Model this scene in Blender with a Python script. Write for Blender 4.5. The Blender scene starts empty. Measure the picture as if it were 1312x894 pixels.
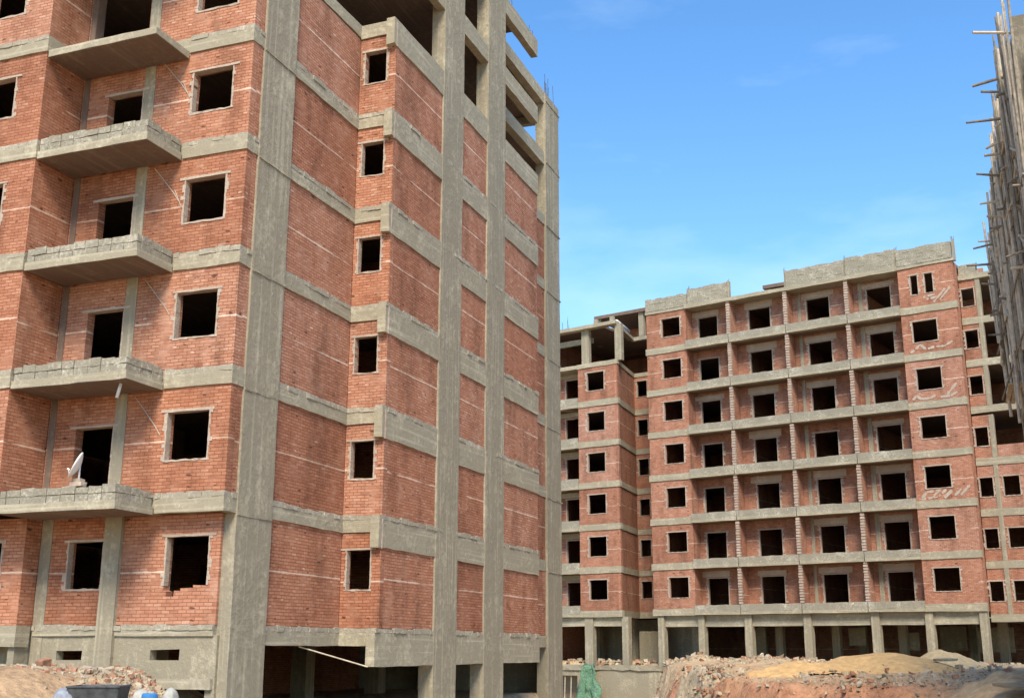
import bpy, bmesh, math, random
from mathutils import Vector, Matrix, noise
R = random.Random(7)
scene = bpy.context.scene
col = scene.collection
rad = math.radians

# ---------------------------------------------------------------- helpers
def link(name, mesh, mat, parent=None):
    o = bpy.data.objects.new(name, mesh)
    if mat is not None:
        mesh.materials.append(mat)
    if parent is not None:
        o.parent = parent
    col.objects.link(o)
    return o

def tag(o, label=None, cat=None, group=None, kind=None):
    if label: o['label'] = label
    if cat: o['category'] = cat
    if group: o['group'] = group
    if kind: o['kind'] = kind
    return o

def empty(name, loc, rz=0.0):
    o = bpy.data.objects.new(name, None)
    o.location = loc
    o.rotation_euler = (0, 0, rz)
    o.empty_display_size = 0.3
    col.objects.link(o)
    return o

class MB:
    """collects vertices, faces and uvs (metres) for ONE mesh object"""
    def __init__(s):
        s.v = []; s.f = []; s.uv = []
    def quad(s, pts, uvs=None):
        b = len(s.v)
        s.v += [tuple(p) for p in pts]
        s.f.append(tuple(range(b, b + len(pts))))
        if uvs is None:
            uvs = [(p[0] + p[1], p[2]) for p in pts]
        s.uv += uvs
    def box(s, a, b, j=0.0):
        """axis box a..b with corners moved by up to j"""
        x0, y0, z0 = a; x1, y1, z1 = b
        c = {}
        for i, x in enumerate((x0, x1)):
            for k, y in enumerate((y0, y1)):
                for m, z in enumerate((z0, z1)):
                    c[i, k, m] = (x + R.uniform(-j, j), y + R.uniform(-j, j), z + R.uniform(-j, j))
        for q in (((0,0,0),(0,0,1),(0,1,1),(0,1,0)), ((1,0,0),(1,1,0),(1,1,1),(1,0,1)),
                  ((0,0,0),(1,0,0),(1,0,1),(0,0,1)), ((0,1,0),(0,1,1),(1,1,1),(1,1,0)),
                  ((0,0,0),(0,1,0),(1,1,0),(1,0,0)), ((0,0,1),(1,0,1),(1,1,1),(0,1,1))):
            s.quad([c[k] for k in q])
    def prism(s, P0, U, N, u0, u1, z0, z1, n0, n1, step=0.4, j=0.012, vertical=False):
        """bar along U (or along z) whose cross-section corners wander a little: cast concrete.
        n0..n1 are offsets along the outward normal N."""
        if vertical: L0, L1 = z0, z1
        else: L0, L1 = u0, u1
        n = max(1, int(round(abs(L1 - L0) / step)))
        rings = []
        for i in range(n + 1):
            t = L0 + (L1 - L0) * i / n
            ring = []
            for (a, b) in ((0, 0), (1, 0), (1, 1), (0, 1)):
                if vertical:
                    u = (u0, u1)[a]; z = t
                    nn = (n0, n1)[b]
                    u += R.uniform(-j, j)
                else:
                    u = t; z = (z0, z1)[a]; nn = (n0, n1)[b]
                    z += R.uniform(-j, j)
                nn += R.uniform(-j, j) * 0.7
                ring.append((P0[0] + U[0] * u + N[0] * nn, P0[1] + U[1] * u + N[1] * nn, z))
            rings.append(ring)
        for i in range(n):
            for k in range(4):
                m = (k + 1) % 4
                s.quad([rings[i][k], rings[i][m], rings[i + 1][m], rings[i + 1][k]])
        s.quad(rings[0][::-1]); s.quad(rings[-1])
    def tube(s, p, q, r0, r1=None, n=7):
        r1 = r0 if r1 is None else r1
        p = Vector(p); q = Vector(q); d = (q - p).normalized()
        a = d.orthogonal().normalized(); b = d.cross(a)
        A = [p + (a * math.cos(t) + b * math.sin(t)) * r0 for t in [2 * math.pi * i / n for i in range(n)]]
        B = [q + (a * math.cos(t) + b * math.sin(t)) * r1 for t in [2 * math.pi * i / n for i in range(n)]]
        for i in range(n):
            k = (i + 1) % n
            s.quad([A[i], A[k], B[k], B[i]])
        s.quad(A[::-1]); s.quad(B)
    def build(s, name, mat, parent=None, smooth=False, recalc=True):
        me = bpy.data.meshes.new(name)
        me.from_pydata(s.v, [], s.f)
        ul = me.uv_layers.new(name='UVMap')
        flat = [c for uv in s.uv for c in uv]
        ul.data.foreach_set('uv', flat)
        if recalc:
            bm = bmesh.new(); bm.from_mesh(me)
            bmesh.ops.remove_doubles(bm, verts=bm.verts, dist=1e-5)
            bmesh.ops.recalc_face_normals(bm, faces=bm.faces)
            bm.to_mesh(me); bm.free()
        if smooth:
            me.polygons.foreach_set('use_smooth', [True] * len(me.polygons))
        return link(name, me, mat, parent)

def wall(name, mat, parent, P0, U, N, u0, u1, z0, z1, t=0.25, holes=(), v0=0.0, j=0.014):
    """wall panel with real openings. holes: (ua, ub, za, zb)"""
    us = sorted({u0, u1, *[min(max(h[i], u0), u1) for h in holes for i in (0, 1)]})
    zs = sorted({z0, z1, *[min(max(h[i], z0), z1) for h in holes for i in (2, 3)]})
    nu, nz = len(us) - 1, len(zs) - 1
    jit = {}
    for a in range(nu + 1):
        for b in range(nz + 1):
            du = 0 if a in (0, nu) else R.uniform(-j, j)
            dz = 0 if b in (0, nz) else R.uniform(-j, j)
            jit[a, b] = (us[a] + du, zs[b] + dz)
    def solid(a, b):
        if not (0 <= a < nu and 0 <= b < nz): return False
        cu = (us[a] + us[a + 1]) / 2; cz = (zs[b] + zs[b + 1]) / 2
        return not any(h[0] < cu < h[1] and h[2] < cz < h[3] for h in holes)
    m = MB()
    off = R.uniform(0, 5)
    v0 += R.uniform(-0.07, 0.07)
    def P(a, b, d):
        u, z = jit[a, b]
        return (P0[0] + U[0] * u - N[0] * d, P0[1] + U[1] * u - N[1] * d, z)
    def T(a, b, d=0):
        u, z = jit[a, b]
        return (u + off + d, z - v0)
    for a in range(nu):
        for b in range(nz):
            if not solid(a, b): continue
            c = [(a, b), (a + 1, b), (a + 1, b + 1), (a, b + 1)]
            m.quad([P(*q, 0) for q in c], [T(*q) for q in c])
            m.quad([P(*q, t) for q in c[::-1]], [T(*q) for q in c[::-1]])
            for (da, db, e) in ((-1, 0, (3, 0)), (1, 0, (1, 2)), (0, -1, (0, 1)), (0, 1, (2, 3))):
                if not solid(a + da, b + db):
                    q, r = c[e[0]], c[e[1]]
                    if da:
                        m.quad([P(*q, 0), P(*q, t), P(*r, t), P(*r, 0)], [T(*q), T(*q, t), T(*r, t), T(*r)])
                    else:
                        m.quad([P(*q, 0), P(*q, t), P(*r, t), P(*r, 0)],
                               [T(*q), (T(*q)[0], T(*q)[1] + t), (T(*r)[0], T(*r)[1] + t), T(*r)])
    return m.build(name, mat, parent)

def surround(parent, P0, U, N, u0, u1, z0, z1, name='window_surround', lintel=True, sill=True, wmax=0.13, course=0.1, gap=0.0, thick=0.014):
    """mortar lintel over an opening; the toothed mortar jambs and the rough sill are its sub-parts"""
    l = MB()
    l.prism(P0, U, N, u0 - R.uniform(0.1, 0.2), u1 + R.uniform(0.08, 0.2), z1 - 0.02, z1 + R.uniform(0.03, 0.05), -0.18, thick + 0.012, step=0.3, j=0.008)
    s = l.build(name, M['mortar'], parent)
    for side in (0, 1):
        if side == 1 and gap: continue
        m = MB(); z = z0
        while z < z1 - 0.02:
            h = min(course * R.uniform(0.85, 1.15), z1 - z)
            w = R.uniform(0.025, wmax) * (0.4 if R.random() < 0.5 else 1)
            e = 0.008 + R.uniform(0, 0.008)
            a, b = (u0 - w, u0 + e) if side == 0 else (u1 - e, u1 + w)
            m.prism(P0, U, N, a, b, z, z + h + 0.008, -0.16, thick + R.uniform(-0.004, 0.006), step=9, j=0.004)
            z += h
        m.build('jamb', M['mortar'], s)
    if sill:
        l = MB()
        l.prism(P0, U, N, u0 - R.uniform(0.02, 0.08), u1 + R.uniform(0.02, 0.08), z0 - 0.03, z0 + 0.014, -0.17, thick + 0.004, step=0.13, j=0.014)
        l.build('sill', M['mortar'], s)
    return s

# ---------------------------------------------------------------- materials
M = {}
def nodes(name, rough=0.9):
    m = bpy.data.materials.new(name); m.use_nodes = True
    nt = m.node_tree; b = nt.nodes['Principled BSDF']
    b.inputs['Roughness'].default_value = rough
    b.inputs['Specular IOR Level'].default_value = 0.25
    return m, nt, b
def N_(nt, t, **kw):
    n = nt.nodes.new(t)
    for k, v in kw.items():
        if k in ('operation', 'data_type', 'blend_type', 'offset', 'noise_dimensions', 'feature', 'clamp'): setattr(n, k, v)
        else: n.inputs[k].default_value = v
    return n
def ramp(nt, stops, src):
    r = nt.nodes.new('ShaderNodeValToRGB')
    e = r.color_ramp.elements
    while len(e) < len(stops): e.new(0.5)
    for i, (p, c) in enumerate(stops):
        e[i].position = p
        e[i].color = (*c, 1) if len(c) == 3 else c
    nt.links.new(src, r.inputs[0])
    return r.outputs[0]
def mix(nt, fac, a, b, mode='MIX'):
    n = nt.nodes.new('ShaderNodeMix'); n.data_type = 'RGBA'; n.blend_type = mode
    for s, v in ((n.inputs[0], fac), (n.inputs[6], a), (n.inputs[7], b)):
        if isinstance(v, (int, float)): s.default_value = v
        elif isinstance(v, tuple): s.default_value = (*v, 1)
        else: nt.links.new(v, s)
    return n.outputs[2]
def math_(nt, op, a, b=None, c=None):
    n = nt.nodes.new('ShaderNodeMath'); n.operation = op
    for i, v in enumerate((a, b, c)):
        if v is None: continue
        if isinstance(v, (int, float)): n.inputs[i].default_value = v
        else: nt.links.new(v, n.inputs[i])
    return n.outputs[0]

def noise_(nt, vec, scale, detail=4, rough=0.6):
    n = N_(nt, 'ShaderNodeTexNoise', Scale=scale, Detail=detail, Roughness=rough)
    nt.links.new(vec, n.inputs['Vector']); return n.outputs['Fac']
def mapping(nt, vec, sc=(1, 1, 1), loc=(0, 0, 0)):
    n = nt.nodes.new('ShaderNodeMapping'); n.inputs['Scale'].default_value = sc; n.inputs['Location'].default_value = loc
    nt.links.new(vec, n.inputs['Vector']); return n.outputs[0]

def brick_material(name, dark, mid, light, pale, mortar, stripe=1.27, bw=0.235, rh=0.082, tint=(1, 1, 1)):
    m, nt, b = nodes(name, 0.92)
    L = nt.links.new
    uv = nt.nodes.new('ShaderNodeUVMap'); uv.uv_map = 'UVMap'
    ge = nt.nodes.new('ShaderNodeNewGeometry')
    # wobbling courses
    nv = N_(nt, 'ShaderNodeTexNoise', Scale=0.8, Detail=2.0)
    L(uv.outputs[0], nv.inputs['Vector'])
    off = nt.nodes.new('ShaderNodeVectorMath'); off.operation = 'MULTIPLY_ADD'
    L(nv.outputs['Color'], off.inputs[0]); off.inputs[1].default_value = (0.03, 0.05, 0); L(uv.outputs[0], off.inputs[2])
    vec = off.outputs[0]
    br = N_(nt, 'ShaderNodeTexBrick', Scale=1.0)
    br.offset = 0.5
    br.inputs['Color1'].default_value = (0, 0, 0, 1); br.inputs['Color2'].default_value = (1, 1, 1, 1)
    br.inputs['Mortar'].default_value = (0.5, 0.5, 0.5, 1)
    br.inputs['Mortar Size'].default_value = 0.010; br.inputs['Mortar Smooth'].default_value = 0.3
    br.inputs['Brick Width'].default_value = bw; br.inputs['Row Height'].default_value = rh
    L(vec, br.inputs['Vector'])
    big = noise_(nt, ge.outputs['Position'], 0.55, 5, 0.62)
    fine = noise_(nt, ge.outputs['Position'], 9.0, 4, 0.7)
    streak = noise_(nt, mapping(nt, vec, (2.2, 11, 1)), 1.0, 3, 0.6)
    f = math_(nt, 'MULTIPLY_ADD', br.outputs['Color'], 0.44, math_(nt, 'MULTIPLY_ADD', streak, 0.62, math_(nt, 'MULTIPLY_ADD', fine, 0.5, -0.24)))
    f = math_(nt, 'ADD', f, math_(nt, 'MULTIPLY_ADD', big, 0.5, -0.25))
    c = ramp(nt, [(0.02, dark), (0.40, mid), (0.76, light), (1.0, pale)], f)
    # odd pale or missing bricks
    odd = noise_(nt, mapping(nt, vec, (4, 10, 1)), 1.0, 0, 0.5)
    c = mix(nt, ramp(nt, [(0.79, (0, 0, 0)), (0.84, (0.9, 0.9, 0.9))], odd), c, pale)
    c = mix(nt, ramp(nt, [(0.205, (0.85, 0.85, 0.85)), (0.235, (0, 0, 0))], odd), c, tuple(x * 0.35 for x in dark))
    # mortar joints: mostly the dull red of squeezed mortar, pale in patches
    mp = noise_(nt, ge.outputs['Position'], 1.7, 3, 0.6)
    mc = mix(nt, ramp(nt, [(0.52, (0, 0, 0)), (0.75, (0.7, 0.7, 0.7))], mp), tuple(x * 0.8 for x in dark), mortar)
    c = mix(nt, math_(nt, 'MULTIPLY', br.outputs['Fac'], 0.75), c, mc)
    # pale dusty mortar smears
    sm = noise_(nt, mapping(nt, ge.outputs['Position'], (1, 1, 1.4)), 2.4, 6, 0.75)
    c = mix(nt, math_(nt, 'MULTIPLY', ramp(nt, [(0.58, (0, 0, 0)), (0.76, (1, 1, 1))], sm), 0.38), c, mortar)
    # the thick pale levelling joint half way up each storey
    if stripe:
        sp = nt.nodes.new('ShaderNodeSeparateXYZ'); L(vec, sp.inputs[0])
        d = math_(nt, 'ABSOLUTE', math_(nt, 'SUBTRACT', sp.outputs[1], stripe + 0.025))
        wob = noise_(nt, mapping(nt, uv.outputs[0], (3, 0.5, 1)), 1.0, 3, 0.7)
        brk = noise_(nt, mapping(nt, ge.outputs['Position'], (0.7, 0.7, 0.5)), 1.0, 2, 0.5)
        w = math_(nt, 'MULTIPLY', math_(nt, 'MULTIPLY_ADD', wob, 0.06, -0.010), ramp(nt, [(0.36, (0, 0, 0)), (0.46, (1, 1, 1))], brk))
        on = math_(nt, 'LESS_THAN', d, w)
        c = mix(nt, math_(nt, 'MULTIPLY', on, 0.8), c, tuple(min(1, x * 1.25) for x in mortar))
    oi = nt.nodes.new('ShaderNodeObjectInfo')
    batch = ramp(nt, [(0.0, (0.84, 0.80, 0.78)), (0.35, (1.0, 0.97, 0.95)), (0.7, (1.04, 1.05, 1.06)), (1.0, (1.06, 1.16, 1.26))], oi.outputs['Random'])
    c = mix(nt, 1.0, c, batch, 'MULTIPLY')
    grime = noise_(nt, mapping(nt, ge.outputs['Position'], (1.1, 1.1, 0.35)), 1.0, 5, 0.65)
    c = mix(nt, 1.0, c, ramp(nt, [(0.34, (0.70, 0.68, 0.66)), (0.5, (1, 1, 1)), (0.70, (1.10, 1.12, 1.14))], grime), 'MULTIPLY')
    L(c, b.inputs['Base Color'])
    h = math_(nt, 'MULTIPLY_ADD', br.outputs['Fac'], -0.8, math_(nt, 'MULTIPLY_ADD', fine, 0.8, math_(nt, 'MULTIPLY', br.outputs['Color'], 0.35)))
    bp = N_(nt, 'ShaderNodeBump', Strength=0.7, Distance=0.012); L(h, bp.inputs['Height']); L(bp.outputs[0], b.inputs['Normal'])
    M[name] = m

def concrete_material(name, base, dark, light, board=(0, 0, 0), rough_scale=6.0, bump=0.5, streak=0.5, spots=0.35):
    """board: axis weights for the shuttering board lines (z for beams, x/y mix for columns)"""
    m, nt, b = nodes(name, 0.93); L = nt.links.new
    tc = nt.nodes.new('ShaderNodeTexCoord'); P = tc.outputs['Object']
    n1 = noise_(nt, P, 0.9, 6, 0.65); n2 = noise_(nt, P, rough_scale, 6, 0.72)
    st = noise_(nt, mapping(nt, P, (5, 5, 0.35)), 1.0, 5, 0.65)
    f = math_(nt, 'MULTIPLY_ADD', n1, 0.62, math_(nt, 'MULTIPLY_ADD', n2, 0.75, math_(nt, 'MULTIPLY_ADD', st, streak, -0.25 * (1 + 2 * streak) - 0.165)))
    c = ramp(nt, [(0.27, dark), (0.5, base), (0.73, light)], f)
    if any(board):
        bn = noise_(nt, mapping(nt, P, board), 1.0, 1, 0.5)
        c = mix(nt, ramp(nt, [(0.36, (0.35, 0.35, 0.35)), (0.46, (0, 0, 0))], bn), c, dark)
        c = mix(nt, ramp(nt, [(0.56, (0, 0, 0)), (0.72, (0.3, 0.3, 0.3))], bn), c, light)
    sp = noise_(nt, P, 3.1, 5, 0.8)
    c = mix(nt, math_(nt, 'MULTIPLY', ramp(nt, [(0.62, (0, 0, 0)), (0.72, (1, 1, 1))], sp), spots), c, light)
    c = mix(nt, math_(nt, 'MULTIPLY', ramp(nt, [(0.28, (1, 1, 1)), (0.36, (0, 0, 0))], sp), spots + 0.15), c, tuple(x * 0.6 for x in dark))
    L(c, b.inputs['Base Color'])
    h = math_(nt, 'ADD', n2, math_(nt, 'MULTIPLY', sp, 0.8))
    bp = N_(nt, 'ShaderNodeBump', Strength=bump, Distance=0.03); L(h, bp.inputs['Height']); L(bp.outputs[0], b.inputs['Normal'])
    M[name] = m

def plain_material(name, colr, rough=0.8, var=0.25, scale=8.0, metal=0.0, bump=0.2):
    m, nt, b = nodes(name, rough); L = nt.links.new
    tc = nt.nodes.new('ShaderNodeTexCoord')
    n = noise_(nt, tc.outputs['Object'], scale, 5, 0.65)
    c = ramp(nt, [(0.3, tuple(x * (1 - var) for x in colr)), (0.7, tuple(min(1, x * (1 + var)) for x in colr))], n)
    L(c, b.inputs['Base Color']); b.inputs['Metallic'].default_value = metal
    bp = N_(nt, 'ShaderNodeBump', Strength=bump, Distance=0.02); L(n, bp.inputs['Height']); L(bp.outputs[0], b.inputs['Normal'])
    M[name] = m

brick_material('brick', (0.20, 0.075, 0.04), (0.345, 0.143, 0.080), (0.42, 0.195, 0.115), (0.53, 0.33, 0.235), (0.50, 0.37, 0.28))
brick_material('brick_far', (0.20, 0.083, 0.05), (0.34, 0.153, 0.093), (0.405, 0.20, 0.13), (0.50, 0.32, 0.23), (0.51, 0.39, 0.30), stripe=1.25)
concrete_material('concrete', (0.431, 0.380, 0.270), (0.269, 0.233, 0.164), (0.571, 0.512, 0.380), streak=0.4)
concrete_material('concrete_column', (0.414, 0.363, 0.260), (0.258, 0.223, 0.159), (0.549, 0.490, 0.364), board=(9, 9, 0.25), streak=0.5, spots=0.6, bump=0.8)
concrete_material('concrete_beam', (0.470, 0.416, 0.302), (0.291, 0.255, 0.182), (0.616, 0.556, 0.416), board=(0.25, 0.25, 12), streak=0.15, spots=0.7, bump=0.8)
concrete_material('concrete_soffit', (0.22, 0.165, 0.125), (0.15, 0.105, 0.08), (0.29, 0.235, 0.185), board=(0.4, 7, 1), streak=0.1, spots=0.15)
concrete_material('rough_block', (0.52, 0.475, 0.375), (0.25, 0.225, 0.17), (0.7, 0.65, 0.53), rough_scale=11, bump=1.0, streak=0.05, spots=0.85)
concrete_material('plaster_plinth', (0.431, 0.380, 0.270), (0.269, 0.233, 0.164), (0.560, 0.501, 0.369), rough_scale=9, bump=0.9, streak=0.5, spots=0.45)
concrete_material('mortar', (0.56, 0.46, 0.375), (0.38, 0.30, 0.235), (0.70, 0.61, 0.52), rough_scale=14, bump=0.7, streak=0.05, spots=0.4)
concrete_material('mortar_bed', (0.55, 0.49, 0.39), (0.3, 0.265, 0.2), (0.72, 0.66, 0.55), rough_scale=12, bump=0.9, streak=0.05, spots=0.6)
concrete_material('grey_render', (0.27, 0.235, 0.175), (0.15, 0.13, 0.095), (0.38, 0.335, 0.25), rough_scale=5, bump=0.9, streak=0.9, spots=0.5)
plain_material('timber', (0.25, 0.21, 0.16), 0.9, 0.45, 5.0)
plain_material('timber_pale', (0.52, 0.44, 0.33), 0.9, 0.3, 5.0)
plain_material('steel_rod', (0.07, 0.055, 0.05), 0.7, 0.3, 8.0)
plain_material('dish_white', (0.72, 0.70, 0.66), 0.45, 0.08, 5.0)
plain_material('pipe_white', (0.58, 0.58, 0.57), 0.5, 0.1, 4.0)
plain_material('skip_metal', (0.075, 0.08, 0.082), 0.65, 0.45, 7.0, 0.3)
plain_material('blue_plastic', (0.04, 0.17, 0.38), 0.4, 0.15, 4.0)
plain_material('sack_white', (0.36, 0.345, 0.30), 0.85, 0.2, 9.0)
plain_material('sack_blue', (0.22, 0.235, 0.27), 0.8, 0.35, 10.0)
plain_material('net_green', (0.11, 0.20, 0.125), 0.95, 0.5, 9.0)
plain_material('sand', (0.50, 0.315, 0.14), 0.95, 0.22, 3.0, bump=0.8)
plain_material('sand_pale', (0.47, 0.35, 0.195), 0.95, 0.22, 3.0, bump=0.8)
plain_material('soil_brown', (0.50, 0.345, 0.19), 0.95, 0.32, 2.5, bump=0.9)
plain_material('rubble_mat', (0.36, 0.285, 0.195), 0.95, 0.45, 3.0, bump=0.6)
plain_material('rubble_red', (0.33, 0.17, 0.105), 0.95, 0.45, 3.0, bump=0.6)
plain_material('rubble_pale', (0.43, 0.36, 0.27), 0.95, 0.3, 3.0, bump=0.6)

# ---------------------------------------------------------------- camera
CAMZ = 1.7
cd = bpy.data.cameras.new('camera'); cam = bpy.data.objects.new('camera', cd); col.objects.link(cam)
F = 1483.7
cd.sensor_fit = 'HORIZONTAL'; cd.sensor_width = 36.0; cd.lens = F / 1312 * 36.0
cd.clip_end = 3000; cd.clip_start = 0.1
pitch, roll = 0.2531, 0.0027
cp, sp_ = math.cos(pitch), math.sin(pitch)
fw = Vector((0, cp, sp_)); up = Vector((0, -sp_, cp)); rt = Vector((1, 0, 0))
r2 = rt * math.cos(roll) + up * math.sin(roll); u2 = -rt * math.sin(roll) + up * math.cos(roll)
mw = Matrix((r2, u2, -fw)).transposed().to_4x4(); mw.translation = (0, 0, CAMZ)
cam.matrix_world = mw
scene.camera = cam

# ================================================================ BUILDING A (near, left)
TH = math.atan2(0.93491843, 0.3548627)
AX, AY, AZ = -6.6371, 26.7605, 0.5148 + CAMZ
A = empty('apartment_building', (AX, AY, AZ), TH)       # local x: along the right facade, y: along the left facade, z: 0 at first floor
tag(A, 'unfinished red brick apartment block with concrete frame, nearest and largest, on the left', 'apartment building', 'unfinished apartment buildings on the site')
X_, Y_ = (1, 0), (0, 1)
nL, nR = (-1, 0), (0, -1)
LEN, DEP = 24.9, 12.0
o0 = (0, 0)
PITZ = -4.0

def bar(parent, name, mat, P0, U, N, u0, u1, z0, z1, n0, n1, vertical=False, step=0.4, j=0.012):
    m = MB(); m.prism(P0, U, N, u0, u1, z0, z1, n0, n1, step, j, vertical)
    return m.build(name, mat, parent)
def beam(P0, U, N, u0, u1, k, drop, proud=0.05, parent=A, bed=True, depth=0.3, top=0.0, H=3.0, mat='concrete_beam'):
    b = bar(parent, 'floor_beam', M[mat], P0, U, N, u0, u1, H * k - drop + top, H * k - 0.10 + top if bed else H * k + top, -depth, proud, step=0.5, j=0.014)
    if bed:
        m = MB()
        u = u0 + 0.004
        while u < u1 - 0.02:
            w = min(R.uniform(0.2, 0.7), u1 - u - 0.004)
            m.prism(P0, U, N, u - 0.006, u + w + 0.006, H * k - 0.115 + top, H * k + top + R.uniform(-0.015, 0.03), -0.2, proud + R.uniform(-0.015, 0.03), step=0.15, j=0.014)
            u += w
        m.build('mortar_bed', M['mortar_bed'], b)
    return b

# floor slabs
for k in range(0, 9):
    z1 = 3 * k - 0.03; z0 = z1 - 0.19
    m = MB(); m.box((0.42, 0.32, z0), (LEN - 0.3, DEP - 0.3, z1))
    if k >= 1: m.box((-1.30, 5.6, z0), (0.43, DEP - 0.3, z1)); m.box((0.10, 0.05, z0 + 0.003), (0.43, 5.61, z1 - 0.003))
    m.box((5.75, -1.0, z0), (17.0 if k >= 7 else 18.2, 0.33, z1 - 0.004))
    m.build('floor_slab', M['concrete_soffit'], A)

# left facade, storeys above the ground floor
for k in range(1, 8):
    z = 3 * k
    if k < 5:
        hs = [(0.55, 1.76, z + 0.79, z + 1.98), (3.33, 4.45, z + 0.02, z + 1.75)]
    elif k == 5:
        hs = [(0.55, 1.8, z + 0.73, z + 1.98), (3.33, 5.3, z + 0.02, z + 2.54)]
    else:
        hs = [(0.55, 1.76, z + 0.79, z + 1.98), (3.33, 4.45, z + 0.02, z + 1.75)]
    w = wall('brick_wall', M['brick'], A, o0, Y_, nL, 0.0, 5.35, z, z + 2.56, 0.26, hs, v0=z)
    surround(A, o0, Y_, nL, *hs[0])
    if k != 5:
        surround(A, o0, Y_, nL, *hs[1], name='door_surround', sill=False, gap=1)
    # wall return at the corner beside the big corner column
    wall('brick_wall', M['brick'], A, (0.262, 0.0), X_, nR, 0.0, 0.20, z, z + 2.56, 0.24, (), v0=z)
    bar(A, 'column', M['concrete_column'], o0, Y_, nL, 2.97, 3.30, z, z + 2.57, -0.28, 0.022, True, 0.5, 0.007)
    bar(A, 'column', M['concrete_soffit'], o0, Y_, nL, 5.12, 5.30, z, z + 2.57, -0.30, 0.02, True, 0.5, 0.007)
    # projecting left bay: side wall and front wall
    wall('brick_wall', M['brick'], A, (0, 5.36), X_, nR, -1.4, -0.002, z, z + 2.56, 0.25, (), v0=z)
    hs = [(6.3, 7.45, z + 0.85, z + 2.0)]
    wall('brick_wall', M['brick'], A, (-1.402, 0), Y_, nL, 5.37, DEP, z, z + 2.56, 0.25, hs, v0=z)
    surround(A, (-1.402, 0), Y_, nL, *hs[0])
for k in range(1, 9):
    z = 3 * k
    beam((0, 0), Y_, nL, -0.03, 1.9 if k < 7 else 5.3, k, 0.45, 0.05, depth=0.25)
    if k < 7: beam((0, 0), Y_, nL, 1.91, 5.34, k, 0.45, 0.01, depth=0.25, bed=False)
    beam((0.262, 0), X_, nR, 0.0, 0.2, k, 0.45, 0.03, depth=0.25)
    beam((-1.402, 0), Y_, nL, 5.33, DEP, k, 0.45, 0.05)
    bar(A, 'floor_beam', M['concrete_beam'], (0, 5.36), X_, nR, -1.37, -0.06, z - 0.44, z, -0.24, 0.03, j=0.01)

# balconies of the left facade
for k in range(1, 7):
    z = 3 * k
    zb0 = z - 0.48 if k < 5 else z - 0.62
    m = MB()
    m.prism(o0, Y_, nL, 1.92, 5.31, zb0, zb0 + (0.20 if k < 5 else 0.19), 0.06, 1.42, step=0.35, j=0.010)
    b = m.build('balcony', M['concrete_beam'], A)
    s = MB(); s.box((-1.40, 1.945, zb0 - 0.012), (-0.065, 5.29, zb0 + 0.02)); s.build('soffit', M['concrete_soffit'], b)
    if k < 5:
        p = MB()
        zz0 = zb0 + 0.19
        u = 1.95
        while u < 5.25:
            w = min(R.uniform(0.36, 0.42), 5.28 - u)
            for c in range(2):
                p.prism(o0, Y_, nL, u + 0.008, u + w - 0.008, zz0 + c * 0.185 + 0.005, zz0 + c * 0.185 + 0.172 + (R.uniform(-0.03, 0.03) if c else 0), 1.24 + R.uniform(-0.01, 0.01), 1.395 + R.uniform(-0.016, 0.016), step=0.2, j=0.012)
            u += w
        x = 0.07
        while x < 1.22:
            w = min(0.4, 1.235 - x)
            for c in range(2):
                p.prism((0, 1.95), (-1, 0), nR, x + 0.008, x + w - 0.008, zz0 + c * 0.185 + 0.005, zz0 + c * 0.185 + 0.172 + (R.uniform(-0.03, 0.03) if c else 0), -0.15 + R.uniform(-0.008, 0.008), 0.0 + R.uniform(-0.014, 0.014), step=0.2, j=0.012)
            x += w
        p.box((-1.365, 1.985, zz0 - 0.01), (-1.265, 5.27, zz0 + 0.33)); p.box((-1.3, 1.98, zz0 - 0.01), (-0.07, 2.07, zz0 + 0.33))
        p.build('parapet', M['rough_block'], b, recalc=False)

# conduit chases slanting from the balcony corner to the window
for k in range(1, 6):
    z = 3 * k
    m = MB()
    pts = [(-0.012, 2.75, z + 2.42), (-0.014, 2.45, z + 2.08), (-0.012, 2.1, z + 1.66), (-0.012, 1.93, z + 1.42)]
    for a, b in zip(pts, pts[1:]): m.tube(a, b, 0.014, n=6)
    if k in (3, 4):
        m.tube((-0.012, 2.08, z + 1.75), (-0.012, 1.84, z + 1.25), 0.012, n=6)
    m.build('conduit', M['mortar'], A)

# ground floor of the left facade (set back 0.37)
GX = 0.37
g0 = (GX, 0)
hs = [(0.58, 1.78, 0.90, 2.05), (1.30, 1.78, 0.78, 0.91), (1.48, 1.70, 0.66, 0.79), (0.95, 1.31, 0.83, 0.91)]
wall('brick_wall', M['brick'], A, g0, Y_, nL, 0.28, 3.06, 0, 2.56, 0.25, hs, v0=0)
surround(A, g0, Y_, nL, 0.58, 1.78, 0.9, 2.05, sill=False)
bar(A, 'column', M['concrete_column'], g0, Y_, nL, 3.06, 3.55, -1.2, 2.6, -0.3, 0.10, True, 0.5, 0.008)
hs = [(3.62, 4.66, 0.85, 2.0)]
wall('brick_wall', M['brick'], A, g0, Y_, nL, 3.56, 5.56, 0, 2.56, 0.25, hs, v0=0)
surround(A, g0, Y_, nL, *hs[0], gap=0)
bar(A, 'column', M['concrete_column'], g0, Y_, nL, 5.2, 5.53, -1.2, 2.56, -0.3, 0.02, True, 0.5, 0.007)
wall('brick_wall', M['brick'], A, (0, 5.56), X_, nR, -0.15, GX - 0.004, 0, 2.56, 0.25, (), v0=0)
hs = [(6.25, 7.3, 0.85, 2.0)]
wall('brick_wall', M['brick'], A, (-0.152, 0), Y_, nL, 5.57, DEP, 0, 2.56, 0.25, hs, v0=0)
surround(A, (-0.152, 0), Y_, nL, *hs[0])
beam(g0, Y_, nL, 0.3, 3.05, 0, 0.24, 0.05, depth=0.28)
beam(g0, Y_, nL, 3.56, 5.5, 0, 0.24, 0.05, depth=0.28)
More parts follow.
